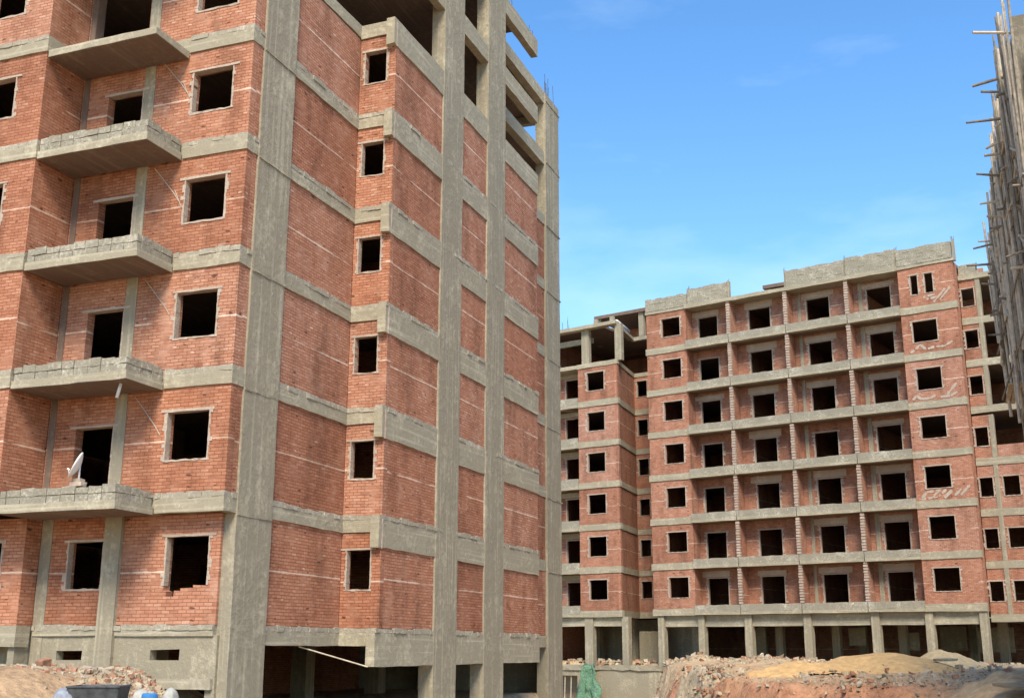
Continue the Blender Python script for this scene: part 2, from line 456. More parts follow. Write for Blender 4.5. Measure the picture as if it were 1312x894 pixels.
bar(A, 'floor_beam', M['concrete_beam'], (-0.152, 0), Y_, nL, 5.5, DEP, -0.5, 0.0, -0.4, 0.06)
hs = [(1.2, 2.02, -0.78, -0.55), (3.98, 4.74, -0.80, -0.58), (0.45, 1.86, PITZ, -1.42)]
wall('plinth_wall', M['plaster_plinth'], A, g0, Y_, nL, 0.2, 5.55, PITZ, -0.23, 0.25, hs, v0=0)
bar(A, 'lintel_beam', M['concrete_beam'], g0, Y_, nL, 0.25, 2.1, -1.42, -1.2, -0.2, 0.10)
wall('plinth_wall', M['plaster_plinth'], A, (0, 5.57), X_, nR, -0.12, 0.9, PITZ, -0.02, 0.2, ())
wall('plinth_wall', M['plaster_plinth'], A, (GX + 0.1, 0), Y_, nL, 5.56, DEP, PITZ, -0.48, 0.25, (), v0=0)

# right facade: first bay
for k in range(0, 6):
    z = 3 * k
    wall('brick_wall', M['brick'], A, (0, 0.03), X_, nR, 1.9, 5.66, z, z + 2.56, 0.25, (), v0=z)
    hz = (0.17, 0.9, z + 1.01, z + 2.09)
    # return wall that carries the narrow window; u runs outward from the facade
    wall('brick_wall', M['brick'], A, (5.66, 0.02), (0, -1), nL, 0.0, 1.2, z, z + 2.56, 0.22, [hz], v0=z)
    surround(A, (5.66, 0.02), (0, -1), nL, *hz, wmax=0.09)
    for (a, b) in ((5.67, 9.12), (10.74, 13.02), (14.7, 18.4)):
        wall('brick_wall', M['brick'], A, (0, -1.165), X_, nR, a, b, z, z + 2.14, 0.22, (), v0=z)
    wall('brick_wall', M['brick'], A, (18.38, -1.16), (0, 1), (1, 0), 0, 1.2, z, z + 2.56, 0.22, (), v0=z)
    wall('brick_wall', M['brick'], A, (0, 0.04), X_, nR, 18.41, 22.72, z, z + 2.56, 0.25, (), v0=z)
    # vertical mortar joint on the bay's corner
    bar(A, 'corner_mortar', M['mortar'], (5.62, -1.19), X_, nR, -0.0, 0.07, z + 2.1, z + 2.9, -0.06, 0.03, True, 0.12, 0.012)
for k in range(0, 7):
    z = 3 * k
    if k < 6: beam((0, 0.03), X_, nR, 1.9, 5.62, k, 0.45, 0.05)
    else: beam((0, 0.03), X_, nR, 1.9, 5.62, k, 0.40, 0.03, bed=False)
    beam((5.66, 0.02), (0, -1), nL, 0.02, 1.17, k, 0.45, 0.05, depth=0.2, bed=(k < 6))
    drop = 0.98 if k == 0 else 0.88
    beam((0, -1.165), X_, nR, 5.46 if k else 5.4, 18.42, k, drop, 0.045, depth=0.22, bed=(k < 6))
    beam((0, 0.04), X_, nR, 18.3, 22.75, k, 0.45, 0.03, bed=False)
    beam((18.38, -1.16), (0, 1), (1, 0), 0.05, 1.18, k, 0.45, 0.02, bed=False, depth=0.2)
# open frame storeys on top
for k, a in ((7, 5.7), (8, 5.7)):
    beam((0, -1.165), X_, nR, a, 18.42, k, 0.72, 0.045, depth=0.24, bed=False)
    beam((0, 0.04), X_, nR, 1.9, 5.6, k, 0.6, 0.03, bed=False)
    beam((0, 0.04), X_, nR, 17.2, 24.8, k, 0.6, 0.03, bed=False)
    beam((24.78, 0), Y_, (1, 0), 0.3, DEP - 0.2, k, 0.6, 0.0, bed=False)
    beam((5.66, 0.02), (0, -1), nL, 0.02, 1.17, k, 0.6, 0.05, depth=0.2, bed=False)
# big columns
for (a, b, y, zt) in ((0.46, 1.96, 0.0, 24.0), (9.12, 10.75, -1.165, 24.0), (13.0, 14.71, -1.165, 24.0), (22.72, 24.55, 0.0, 23.9)):
    bar(A, 'column', M['concrete_column'], (0, y), X_, nR, a, b, PITZ, zt, -0.42, 0.062, True, 0.6, 0.009)
for k in range(1, 9):     # pour joints where each lift of the corner columns ends
    for (a, b, y) in ((0.46, 1.96, 0.0), (22.72, 24.6, 0.0)):
        m = MB(); m.prism((0, y), X_, nR, a + 0.01, b - 0.01 + (0.05 if a > 20 else 0), 3 * k - 0.50, 3 * k - 0.455 + R.uniform(0, 0.03), 0.0, 0.075 + R.uniform(0, 0.02), step=0.25, j=0.016)
        m.build('pour_joint', M['concrete_column'], A)
for (x, y) in ((5.7, 6.0), (10.0, 6.0), (14.0, 6.0), (19.5, 6.0), (24.3, 6.0), (24.3, 11.5), (10, 11.5)):
    bar(A, 'column', M['concrete_column'], (x, y), X_, nR, -0.3, 0.3, PITZ, 23.8, -0.3, 0.3, True, 3.0, 0.006)
# far and rear walls, inner partitions
for k in range(0, 6):
    z = 3 * k
    wall('brick_wall', M['brick'], A, (24.86, 0.35), Y_, (1, 0), 0, DEP - 0.36, z, z + 2.8, 0.22, [(3, 4.2, z + 0.9, z + 2.1), (7, 8.2, z + 0.9, z + 2.1)], v0=z)
    wall('brick_wall', M['brick'], A, (0, DEP), X_, (0, 1), -1.3, LEN - 0.3, z, z + 2.8, 0.22, (), v0=z)
    wall('partition', M['brick'], A, (0, 6.2), X_, nR, 8.8, 24.4, z, z + 2.78, 0.12, [(12.5, 13.4, z + 0.01, z + 2.1)], v0=z)
    wall('partition', M['brick'], A, (9.6, 0), Y_, nL, 5.0, 11.6, z, z + 2.78, 0.12, [(6.5, 7.4, z + 0.01, z + 2.1)], v0=z)
    wall('partition', M['brick'], A, (9.6, 0), Y_, nL, -0.9, 4.9, z, z + 2.78, 0.12, (), v0=z)
wall('basement_wall', M['plaster_plinth'], A, (0, DEP), X_, (0, 1), -0.2, LEN, PITZ, -0.3, 0.25, ())
wall('basement_wall', M['plaster_plinth'], A, (24.86, 0.4), Y_, (1, 0), 0, DEP - 0.45, PITZ, -0.3, 0.25, ())
wall('partition', M['brick'], A, (0, 9.2), X_, nR, 2.6, 24.2, PITZ, -0.3, 0.12, [(5.6, 7.2, PITZ, -1.6), (11.5, 13.0, PITZ, -1.6)], v0=0)
bar(A, 'column', M['concrete_column'], (3.5, 1.6), X_, nR, 0, 0.5, PITZ, -0.3, -0.3, 0.3, True, 1.0, 0.006)
# prop leaning under the first bay
m = MB(); m.tube((3.9, 0.18, -0.47), (5.36, -1.05, -0.98), 0.018); m.build('prop', M['timber_pale'], A)
# starter bars above the roof columns
def rebar(parent, x, y, z, n=6, h=0.8, spread=0.5):
    for i in range(n):
        m = MB()
        a = x + R.uniform(-spread, spread); b = y + R.uniform(-0.15, 0.15)
        m.tube((a, b, z - 0.05), (a + R.uniform(-0.06, 0.06), b + R.uniform(-0.06, 0.06), z + h * R.uniform(0.5, 1.1)), 0.011, n=5)
        m.build('starter_bar', M['steel_rod'], parent)
rebar(A, 23.6, 0.1, 23.85, 9, 1.1, 0.7); rebar(A, 15.5, -0.95, 23.9, 4, 0.9); rebar(A, 18.0, -0.95, 23.9, 3, 0.7, 0.2); rebar(A, 24.4, 4.0, 23.9, 4)

# ================================================================ BUILDING B (across the site)
TB = math.atan2(-0.57680177, 0.81688416)
BX, BY, BZ = 9.6139, 79.8185, 2.1602 + CAMZ
B = empty('apartment_building', (BX, BY, BZ), TB)
tag(B, 'unfinished red brick apartment block across the site with four stacks of grey balconies', 'apartment building', 'unfinished apartment buildings on the site')
nF = (0, -1)
GB = -3.4
bf = 'brick_far'
def bbeam(P0, U, N, u0, u1, k, proud=0.06, z0=0.0, z1=0.44):
    return beam(P0, U, N, u0, u1, 0, -(3 * k + z0), proud, parent=B, top=0, bed=False, depth=0.25) if False else \
        bar(B, 'floor_beam', M['concrete_beam'], P0, U, N, u0, u1, 3 * k + z0, 3 * k + z1, -0.25, proud, step=0.8, j=0.018)
def bslab(x0, y0, x1, y1, z):
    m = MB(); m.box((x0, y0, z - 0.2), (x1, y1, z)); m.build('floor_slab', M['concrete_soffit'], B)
RY = 1.05           # balcony recess
for k in range(0, 7):
    z = 3 * k; zb = z + 0.44; v = z + 0.44
    # end panels
    hs = [(1.19, 2.65, z + 1.15, z + 2.5)]
    wall('brick_wall', M[bf], B, o0, X_, nF, 0.0, 3.10, zb, z + 3.0, 0.25, hs, v0=v); surround(B, o0, X_, nF, *hs[0], thick=0.03, wmax=0.17)
    if k == 6:
        hs = [(18.68, 19.14, z + 1.2, z + 2.48), (19.54, 20.06, z + 1.2, z + 2.48)]
    else:
        hs = [(18.57, 20.07, z + 1.15, z + 2.5)]
    wall('brick_wall', M[bf], B, o0, X_, nF, 17.95, 21.32, zb, z + 3.0, 0.25, hs, v0=v)
    for h in hs: surround(B, o0, X_, nF, *h, thick=0.03, wmax=0.15)
    bbeam(o0, X_, nF, -0.08, 3.12, k); bbeam(o0, X_, nF, 17.93, 21.4, k)
    # balcony recess wall with four door openings
    hs = [(a, b, z + 0.46, z + 2.42) for a, b in ((3.57, 5.03), (7.36, 8.93), (11.5, 13.06), (15.56, 17.1))]
    wall('brick_wall', M[bf], B, (0, RY), X_, nF, 3.1, 17.95, zb, z + 3.0, 0.2, hs, v0=v)
    for h in hs: surround(B, (0, RY), X_, nF, *h, name='door_surround', sill=False, thick=0.03, wmax=0.2)
    for h in hs:       # rendered band above each door
        if R.random() < 0.8:
            bar(B, 'render_patch', M['mortar'], (0, RY), X_, nF, h[0] - R.uniform(0.2, 0.5), h[1] + R.uniform(0.1, 0.4), z + 2.49, z + R.uniform(2.75, 2.98), -0.05, 0.018, step=0.4, j=0.02)
    wall('brick_wall', M[bf], B, (3.1, 0.25), Y_, (1, 0), 0.0, RY, zb, z + 3.0, 0.2, (), v0=v)
    wall('brick_wall', M[bf], B, (17.95, 0.25), Y_, nL, 0.0, RY, zb, z + 3.0, 0.2, (), v0=v)
    bar(B, 'column', M['concrete_column'], (0, RY), X_, nF, 15.02, 15.3, zb, z + 3.0, -0.2, 0.06, True, 1.0, 0.01)
    bar(B, 'column', M['concrete_column'], (0, RY), X_, nF, 10.9, 11.12, zb, z + 3.0, -0.2, 0.05, True, 1.0, 0.01)
    # balcony slab and parapet per bay, divided by toothed brick cross walls
    posts = (6.35, 10.46, 14.6)
    ed = (3.08, *posts, 17.98)
    for a, b in zip(ed, ed[1:]):
        m = MB(); m.prism(o0, X_, nF, a + 0.03, b - 0.03, z + 0.02, z + 0.2, -RY - 0.1, 0.20, step=0.8, j=0.014)
        bl = m.build('balcony', M['concrete_beam'], B)
        m = MB()
        m.prism(o0, X_, nF, a + 0.02, b - 0.02, z + 0.195, z + 0.63, 0.04, 0.19, step=0.35, j=0.02)
        m.build('parapet', M['rough_block'], bl)
    for t in posts:
        m = MB(); zz = z + 0.62
        while zz < z + 2.98:
            h = min(R.uniform(0.15, 0.2), z + 3.0 - zz)
            m.box((t - 0.11 - R.uniform(0, 0.03), -0.1 - R.uniform(0, 0.03), zz + 0.055), (t + 0.11 + R.uniform(0, 0.03), 0.05, zz + h), 0.008)
            zz += h
        nb = len(m.f)
        m.box((t - 0.10, -0.075, z + 0.25), (t + 0.10, RY - 0.01, z + 3.0))
        w = m.build('cross_wall', M['mortar'], B, recalc=False)
        w.data.materials.append(M[bf])
        for q_ in list(w.data.polygons)[nb:]: q_.material_index = 1
    bslab(0.1, 0.26, 21.2, 14.6, z + 0.2)
    # partitions that keep the rooms dark
    wall('partition', M[bf], B, (0, 9.0), X_, nF, 0.3, 21.1, zb - 0.2, z + 3.0, 0.12, (), v0=v)
    for t in (6.4, 10.5, 14.6):
        wall('partition', M[bf], B, (t, 0), Y_, nL, RY + 0.25, 8.9, zb - 0.2, z + 3.0, 0.12, (), v0=v)
bslab(0.1, 0.0, 21.2, 14.6, 21.16)
wall('rear_wall', M[bf], B, (0, 14.8), X_, (0, 1), -9.5, 21.2, 0, 21.0, 0.2, ())
wall('side_wall', M[bf], B, (21.3, 0.26), Y_, (1, 0), 0.0, 0.7, 0, 21.0, 0.2, ())
# roof edge and parapets
bbeam(o0, X_, nF, -0.06, 3.3, 7, 0.07, -0.02, 0.2); bbeam(o0, X_, nF, 17.9, 21.4, 7, 0.07, -0.02, 0.2)
bar(B, 'roof_edge', M['concrete_beam'], o0, X_, nF, 3.1, 17.95, 20.92, 21.18, -1.2, 0.2, step=0.8, j=0.016)
for (a, b, zt) in ((0.0, 3.27, 22.05), (3.36, 6.36, 22.32), (10.6, 14.58, 22.3), (14.68, 17.86, 22.38), (17.96, 21.36, 22.24)):
    m = MB()
    zz = 21.19
    for c in range(5):
        h = (zt - 21.19) / 5
        u = a
        while u < b - 0.05:
            w = min(0.42, b - u)
            m.prism(o0, X_, nF, u - 0.003, u + w, zz - 0.006, zz + h + (R.uniform(-0.04, 0.05) if c == 4 else 0), -0.16, 0.10 + R.uniform(-0.012, 0.012), step=1, j=0.008)
            u += w
        zz += h
    m.build('roof_parapet', M['rough_block'], B)
for t in (3.32, 6.42, 10.52, 14.63, 17.9, 21.42):
    bar(B, 'column', M['concrete'], o0, X_, nF, t - 0.05, t + 0.06, 21.0, 22.4, -0.3, 0.02, True, 0.5, 0.01)
    rebar(B, t, 0.2, 22.3, 4, 0.35, 0.12)
# set-back top storey: frame and slab
for (a, b) in ((-7.6, 0.6), (6.7, 18.5)):
    m = MB(); m.prism((0, 5.4), X_, nF, a, b, 23.16, 23.42, -8.5, 0, step=2, j=0.02); m.build('roof_slab', M['concrete_soffit'], B)
    for t in (a + 0.3, (a + b) / 2, b - 0.3):
        bar(B, 'column', M['concrete_column'], (t, 5.8), X_, nF, -0.2, 0.2, 21.0, 23.2, -0.2, 0.2, True, 1, 0.008)
wall('partition', M[bf], B, (0, 9.5), X_, nF, -7.5, 21.0, 21.0, 23.2, 0.15, ())
# marks of pale mortar daubed below the windows of the right end
def marks(z, segs, w=0.075):
    m = MB()
    for (a, b, c, d) in segs:
        dx, dz = c - a, d - b; L = math.hypot(dx, dz); px, pz = -dz / L * w, dx / L * w
        y = -0.022
        n = max(1, int(L / 0.12)); pr = None
        for i in range(n + 1):
            f = i / n; q = R.uniform(0.35, 1.3)
            cur = ((a + dx * f - px * q, y, z + b + dz * f - pz * q), (a + dx * f + px * q, y, z + b + dz * f + pz * q))
            if pr and R.random() < 0.86: 
                m.quad([pr[0], cur[0], cur[1], pr[1]])
                m.quad([(p[0], y + 0.03, p[2]) for p in (pr[1], cur[1], cur[0], pr[0])])
                m.quad([pr[0], (pr[0][0], y + 0.03, pr[0][2]), (cur[0][0], y + 0.03, cur[0][2]), cur[0]])
                m.quad([pr[1], cur[1], (cur[1][0], y + 0.03, cur[1][2]), (pr[1][0], y + 0.03, pr[1][2])])
            pr = cur
    m.build('mortar_daub', M['mortar'], B)
marks(6, [(18.25, 0.55, 19.2, 0.62), (18.3, 0.62, 18.6, 0.95), (18.6, 0.95, 19.4, 1.0), (18.9, 0.6, 19.25, 0.95), (19.2, 0.58, 19.75, 1.05), (19.6, 0.55, 20.15, 1.05), (20.1, 0.55, 20.6, 1.0), (20.45, 0.55, 21.1, 1.2)])
marks(12, [(18.25, 0.6, 18.5, 0.85), (18.5, 0.85, 18.75, 0.6), (18.75, 0.62, 19.3, 0.6), (19.3, 0.6, 19.6, 0.75), (19.9, 0.6, 20.6, 0.62), (20.3, 0.7, 20.9, 1.35), (20.5, 0.62, 20.9, 0.8)])
marks(15, [(18.35, 0.55, 18.7, 0.75), (18.7, 0.75, 18.95, 1.0), (18.95, 1.0, 19.3, 0.65), (19.3, 0.65, 19.8, 0.75), (19.8, 0.75, 20.4, 0.7), (20.4, 0.7, 20.9, 0.95)])
marks(18, [(19.4, 0.95, 20.1, 1.05), (19.6, 0.8, 20.2, 0.85), (20.0, 0.55, 20.75, 1.3), (20.3, 0.55, 21.05, 1.35)])

# left wing of B
wF = (0, 0.5)
for k in range(0, 6):
    z = 3 * k; zb = z + 0.44; v = zb
    hs = [(-5.36, -3.89, z + 1.17, z + 2.56)]
    wall('brick_wall', M[bf], B, wF, X_, nF, -6.12, -2.78, zb, z + 3.0, 0.22, hs, v0=v); surround(B, wF, X_, nF, *hs[0], thick=0.03, wmax=0.17)
    bbeam(wF, X_, nF, -6.2, -2.72, k)
    # balcony at the wing's outer side
    hs = [(-7.9, -6.55, z + 0.5, z + 2.5)]
    wall('brick_wall', M[bf], B, (0, 1.6), X_, nF, -9.5, -6.1, zb, z + 3.0, 0.2, hs, v0=v); surround(B, (0, 1.6), X_, nF, *hs[0], name='door_surround', sill=False)
    wall('brick_wall', M[bf], B, (-6.12, 0.72), Y_, nL, 0, 0.9, zb, z + 3.0, 0.2, (), v0=v)
    m = MB(); m.prism(wF, X_, nF, -9.5, -6.14, z + 0.02, z + 0.2, -1.1, 0.12, step=0.8, j=0.014); bl = m.build('balcony', M['concrete_beam'], B)
    m = MB(); m.prism(wF, X_, nF, -9.5, -6.13, z + 0.19, z + 0.78, -0.05, 0.10, step=0.4, j=0.02); m.build('parapet', M['rough_block'], bl)
    bar(B, 'floor_beam', M['concrete_beam'], (0, 1.6), X_, nF, -9.5, -6.14, z + 2.62, z + 2.98, -0.1, 0.04, step=0.8)
    # inner side of the wing and the deep recess
    U = (-0.255, 0.967); Nn = (0.967, 0.255)
    wall('brick_wall', M[bf], B, (-2.79, 0.52), U, Nn, 0.0, 4.95, zb, z + 3.0, 0.2, (), v0=v)
    bar(B, 'floor_beam', M['concrete_beam'], (-2.79, 0.52), U, Nn, -0.05, 4.9, z, z + 0.43, -0.2, 0.05, step=0.8, j=0.016)
    hs = [(-3.84, -2.95, z + 1.4, z + 2.64)]
    wall('brick_wall', M[bf], B, (0, 5.3), X_, nF, -4.3, 0.1, zb, z + 3.0, 0.2, hs, v0=v); surround(B, (0, 5.3), X_, nF, *hs[0], thick=0.03)
    bar(B, 'floor_beam', M['concrete_beam'], (0, 5.3), X_, nF, -4.2, 0.1, z, z + 0.43, -0.2, 0.05, step=0.8, j=0.016)
for k in range(0, 8):
    m = MB(); m.prism((0, 0), X_, nF, -9.4, -4.18, 3 * k + 0.02, 3 * k + 0.2, -14.5, -0.6, step=9, j=0.004)
    m.prism((0, 0), X_, nF, -4.19, 0.1, 3 * k + 0.02, 3 * k + 0.2, -14.5, -5.4, step=9, j=0.004); m.build('floor_slab', M['concrete_soffit'], B)
    wall('partition', M[bf], B, (0, 11.0), X_, nF, -9.4, 0.0, 3 * k + 0.21, 3 * k + 3.0, 0.12, ())
wall('side_wall', M[bf], B, (0, 0.26), Y_, nL, 0.0, 5.0, 0.0, 21.0, 0.2, ())
wall('side_wall', M[bf], B, (-9.5, 0.5), Y_, nL, 0.0, 14.0, GB, 21.0, 0.2, ())
wall('inner_wall', M['plaster_plinth'], B, (0, 7.2), X_, nF, -9.3, 0.2, GB, -0.05, 0.15, [(-6.0, -5.45, -1.9, -0.75)])
# top open frame of the wing
bbeam(wF, X_, nF, -6.2, -2.72, 6, 0.05, -0.06, 0.28)
m = MB(); m.prism(wF, X_, nF, -9.5, -6.2, 17.95, 18.25, -1.0, 0.1, step=0.8, j=0.03); m.build('balcony', M['concrete_beam'], B)
U = (-0.255, 0.967); Nn = (0.967, 0.255)
bar(B, 'floor_beam', M['concrete_beam'], (-2.79, 0.52), U, Nn, -0.05, 4.9, 17.95, 18.25, -0.2, 0.05, step=0.8)
bar(B, 'floor_beam', M['concrete_beam'], (0, 5.3), X_, nF, -4.2, 0.1, 17.95, 18.25, -0.2, 0.05, step=0.8)
bar(B, 'roof_edge', M['concrete_beam'], wF, X_, nF, -9.5, -2.72, 20.9, 21.16, -0.4, 0.25, step=0.8, j=0.02)
bar(B, 'roof_edge', M['concrete_beam'], (-2.79, 0.52), U, Nn, -0.1, 4.95, 20.9, 21.14, -0.4, 0.05, step=0.8, j=0.02)
bar(B, 'roof_edge', M['concrete_beam'], (0, 5.3), X_, nF, -4.2, 0.1, 20.86, 21.1, -0.4, 0.05, step=0.8, j=0.02)
bar(B, 'floor_beam', M['concrete_beam'], (0, 1.3), X_, nF, -9.5, -5.3, 20.05, 20.45, -0.2, 0.0, step=0.8, j=0.02)
for (a, b, y) in ((-5.86, -5.24, 0.7), (-2.95, -2.4, 0.6)):
    bar(B, 'column', M['concrete_column'], (0, y), X_, nF, a, b, 18.2, 20.95, -0.3, 0.06, True, 1.0, 0.01)
rebar(B, -7.5, 1.0, 21.1, 5, 1.2, 0.5); rebar(B, -4.0, 2.5, 21.1, 4, 0.8, 0.4)
for t in (-4.9, -3.5):
    bar(B, 'column', M['concrete'], (t, 1.2), X_, nF, -0.14, 0.14, 21.1, 21.75, -0.14, 0.14, True, 1, 0.01)

# right wing of B, slightly set back, floors half a step lower
rF = (0, 0.95); dz = -0.6
for k in range(0, 7):
    z = 3 * k + dz - (0.35 if k == 6 else 0) + (0.15 if k == 4 else 0); zb = z + 0.44; top = 3 * (k + 1) + dz; v = zb
    hs = [(21.42, 22.19, z + 1.15, z + 2.3)]
    if k <= 2: hs.append((22.74, 23.66, z + 1.15, z + 2.3))
    end = 27.5 if k <= 2 else 22.55
    wall('brick_wall', M[bf], B, rF, X_, nF, 21.34, end, zb, top, 0.22, hs, v0=v)
    for h in hs: surround(B, rF, X_, nF, *h, thick=0.03)
    bar(B, 'floor_beam', M['concrete_beam'], rF, X_, nF, 21.34, 27.5, z, z + 0.43, -0.2, 0.05, step=0.8, j=0.016)
    m = MB(); m.prism((0, 0), X_, nF, 21.34, 27.5, z + 0.02, z + 0.2, -14.5, -1.2, step=9, j=0.004); m.build('floor_slab', M['concrete_soffit'], B)
    wall('partition', M[bf], B, (0, 6.5), X_, nF, 21.34, 27.5, z + 0.21, top, 0.12, ())
    bar(B, 'column', M['concrete_column'], rF, X_, nF, 22.3, 22.56, zb, top, -0.25, 0.04, True, 1.0, 0.01)
wall('brick_wall', M[bf], B, (0, 1.25), X_, nF, 22.56, 27.5, 3 * 3 + dz + 0.44, 3 * 3 + dz + 1.2, 0.2, (), v0=9)
bar(B, 'roof_edge', M['concrete_beam'], rF, X_, nF, 21.34, 27.5, 19.9, 20.2, -13.5, 0.1, step=0.8, j=0.02)
m = MB(); m.prism(rF, X_, nF, 21.4, 22.4, 20.2, 20.85, -0.16, 0.06, step=0.4, j=0.02); m.build('roof_parapet', M['rough_block'], B)
rebar(B, 22.5, 1.1, 20.2, 4, 0.9, 0.1)
wall('side_wall', M[bf], B, (27.5, 0.95), Y_, (1, 0), 0.0, 13.6, 0.0, 20, 0.2, ())
# open ground storey
for (t, w) in ((0.46, 0.46), (3.42, 0.44), (6.72, 0.5), (10.66, 0.5), (14.9, 0.5), (18.08, 0.46), (21.12, 0.42)):
    bar(B, 'column', M['concrete_column'], (0, 0.25), X_, nF, t - w / 2, t + w / 2, GB, 0.0, -0.3, 0.2, True, 0.8, 0.012)
for (t, w, y) in ((-5.5, 0.66, 0.7), (-2.58, 0.5, 0.7), (23.6, 0.4, 1.4), (-8.6, 0.5, 0.7)):
    bar(B, 'column', M['concrete_column'], (0, y), X_, nF, t - w / 2, t + w / 2, GB, 0.0, -0.3, 0.15, True, 0.8, 0.012)
bar(B, 'ground_beam', M['concrete_beam'], (0, 0.3), X_, nF, 0.2, 21.3, -0.72, 0.02, -0.3, 0.06, step=1.0, j=0.015)
bar(B, 'ground_beam', M['concrete_beam'], (0, 0.75), X_, nF, -9.5, -2.4, -0.62, 0.02, -0.3, 0.06, step=1.0, j=0.015)
for (t, y) in ((0.6, 5), (6.8, 5), (10.7, 5), (15, 5), (21, 5), (-5, 6), (-8, 6), (3.4, 10), (10.7, 10), (18, 10)):
    bar(B, 'column', M['concrete_column'], (0, y), X_, nF, t - 0.25, t + 0.25, GB, 0.0, -0.25, 0.25, True, 3, 0.006)
for (a, b, y, z0, z1) in ((-4.3, -2.2, 5.6, GB, -0.9), (4.4, 5.1, 6.5, GB, -0.7), (11.3, 12.4, 5.5, -1.9, -0.8), (14.9, 15.5, 6.5, -2.2, -1.1), (16.3, 17.9, 8.5, -2.2, -0.7), (18.9, 21.0, 7.5, -2.3, -0.8), (22.5, 27, 7.5, GB, 0)):
    wall('inner_wall', M['plaster_plinth'], B, (0, y), X_, nF, a, b, z0, z1, 0.15, ())
wall('rear_wall', M[bf], B, (0, 14.6), X_, (0, 1), -9.5, 27, GB, -0.02, 0.2, [(-6.2, -5.6, -1.9, -0.9)], v0=GB)

# ================================================================ BUILDING C (right edge) and its scaffold
dA = Vector((0.3548627, 0.93491843, 0)); rA = Vector((0.93491843, -0.3548627, 0))
pC = dA * 35.6 + rA * 3.0
C = empty('apartment_building', (pC.x, pC.y, 2.2), TH)
tag(C, 'grey unfinished block at the right edge, half hidden behind leaning wooden scaffold poles', 'apartment building', 'unfinished apartment buildings on the site')
nC = (0, 1)
for k in range(0, 6):
    z = 3 * k
    mt = 'brick' if k < 3 else 'grey_render'
    wall('side_wall', M[mt], C, o0, X_, nC, 0.5, 15.0, z, z + 2.6, 0.25, [(4, 5.2, z + 0.9, z + 2.1), (9.5, 10.7, z + 0.9, z + 2.1)], v0=z)
    bar(C, 'floor_beam', M['concrete_beam'], o0, X_, nC, 0.45, 15.0, z + 2.6, z + 3.0, -0.25, 0.03)
    hs = [(0.55, 3.0, z + 0.3, z + 1.95)] if k > 2 else [(1.5, 2.8, z + 0.9, z + 2.1)]
    wall('front_wall', M[mt], C, (0, 0), (0, -1), nL, 0.5, 12.0, z, z + 2.0, 0.25, hs, v0=z)
    bar(C, 'floor_beam', M['rough_block'], (0, 0), (0, -1), nL, 0.4, 12.0, z + 2.0, z + 2.45, -0.25, 0.05)
    bar(C, 'floor_beam', M['concrete_beam'], (0, 0), (0, -1), nL, 0.4, 12.0, z + 2.46, z + 2.98, -0.25, 0.02)
    m = MB(); m.box((0.3, -11.8, z + 2.7), (14.8, -0.3, z + 2.95)); m.build('floor_slab', M['concrete_soffit'], C)
    wall('partition', M['brick'], C, (3.5, 0), (0, -1), nL, 0.3, 11.8, z, z + 2.7, 0.12, ())
wall('rear_wall', M['grey_render'], C, (15.0, -0.1), (0, -1), (1, 0), 0, 12, 0, 18, 0.2, ())
wall('plinth_wall', M['plaster_plinth'], C, o0, X_, nC, 0, 15.0, -4, -0.02, 0.25, ())
wall('plinth_wall', M['plaster_plinth'], C, (0, -0.3), (0, -1), nL, 0, 12, -4, -0.02, 0.25, ())
bar(C, 'column', M['grey_render'], (0, 0), (0, -1), nL, 0.0, 0.45, -4, 18.5, -0.5, 0.05, True, 0.8, 0.012)
bar(C, 'column', M['grey_render'], (0, 0), (0, -1), nL, 0.62, 0.95, 18.0, 18.9, -0.4, 0.05, True, 0.8, 0.012)
for x in (7.3, 14.7):
    bar(C, 'column', M['concrete_column'], o0, X_, nC, x - 0.25, x + 0.25, -4, 18.3, -0.3, 0.05, True, 0.8, 0.012)

S = empty('scaffold', (pC.x, pC.y, 2.2), TH)
tag(S, 'dense timber pole scaffold leaning against the grey block at the right edge', 'scaffold')
def ztop(x): return 18.9 - 0.26 * x
for i in range(84):
    x = -0.4 + 14.6 * (i / 83) + R.uniform(-0.25, 0.25)
    out = 0.12 + 0.036 * max(x, 0) + R.uniform(-0.06, 0.14)
    zt = ztop(x) + R.uniform(-1.6, 1.3)
    zb = R.choice((8.6, 9.3, 11.5, 12.5, 10.4)) + R.uniform(-1.2, 0.8)
    lean = R.uniform(-0.05, 0.4)
    m = MB(); m.tube((x + R.uniform(-0.25, 0.25), max(0.06, out - lean), zb), (x + R.uniform(-0.35, 0.25), out + R.uniform(0, 0.12), zt), R.uniform(0.04, 0.075), R.uniform(0.03, 0.05), 7)
    m.build('pole', M['timber_pale' if R.random() < 0.75 else 'timber'], S)
m = MB(); m.tube((-0.2, 0.05, 13.0), (-0.5, 0.02, 22.5), 0.055, 0.035); m.build('pole', M['timber'], S)
m = MB(); m.tube((0.5, 0.1, 14.0), (0.4, 0.16, 21.0), 0.05, 0.03); m.build('pole', M['timber_pale'], S)
logs = [(0.2, 18.1, 1.0), (2.0, 17.3, 1.0), (2.2, 17.0, 0.75), (3.5, 16.6, 1.2), (6.0, 15.6, 0.85), (7.0, 15.0, 0.75), (10.0, 14.6, 0.9), (11.5, 14.2, 1.1)]
for i in range(34):
    x = R.uniform(0.0, 13.5); logs.append((x, R.uniform(10.8, ztop(x) - 0.6), R.choice((0.12, 0.2, 0.25, 0.35, 0.45, 0.6))))
for (x, z, L) in logs:
    o = 0.12 + 0.036 * x
    m = MB(); m.tube((x, 0.02, z + R.uniform(-0.05, 0.25)), (x + R.uniform(-0.5, 0.3), o + L, z + R.uniform(-0.2, 0.12)), R.uniform(0.042, 0.065), R.uniform(0.032, 0.05)); m.build('putlog', M['timber' if R.random() < 0.6 else 'timber_pale'], S)
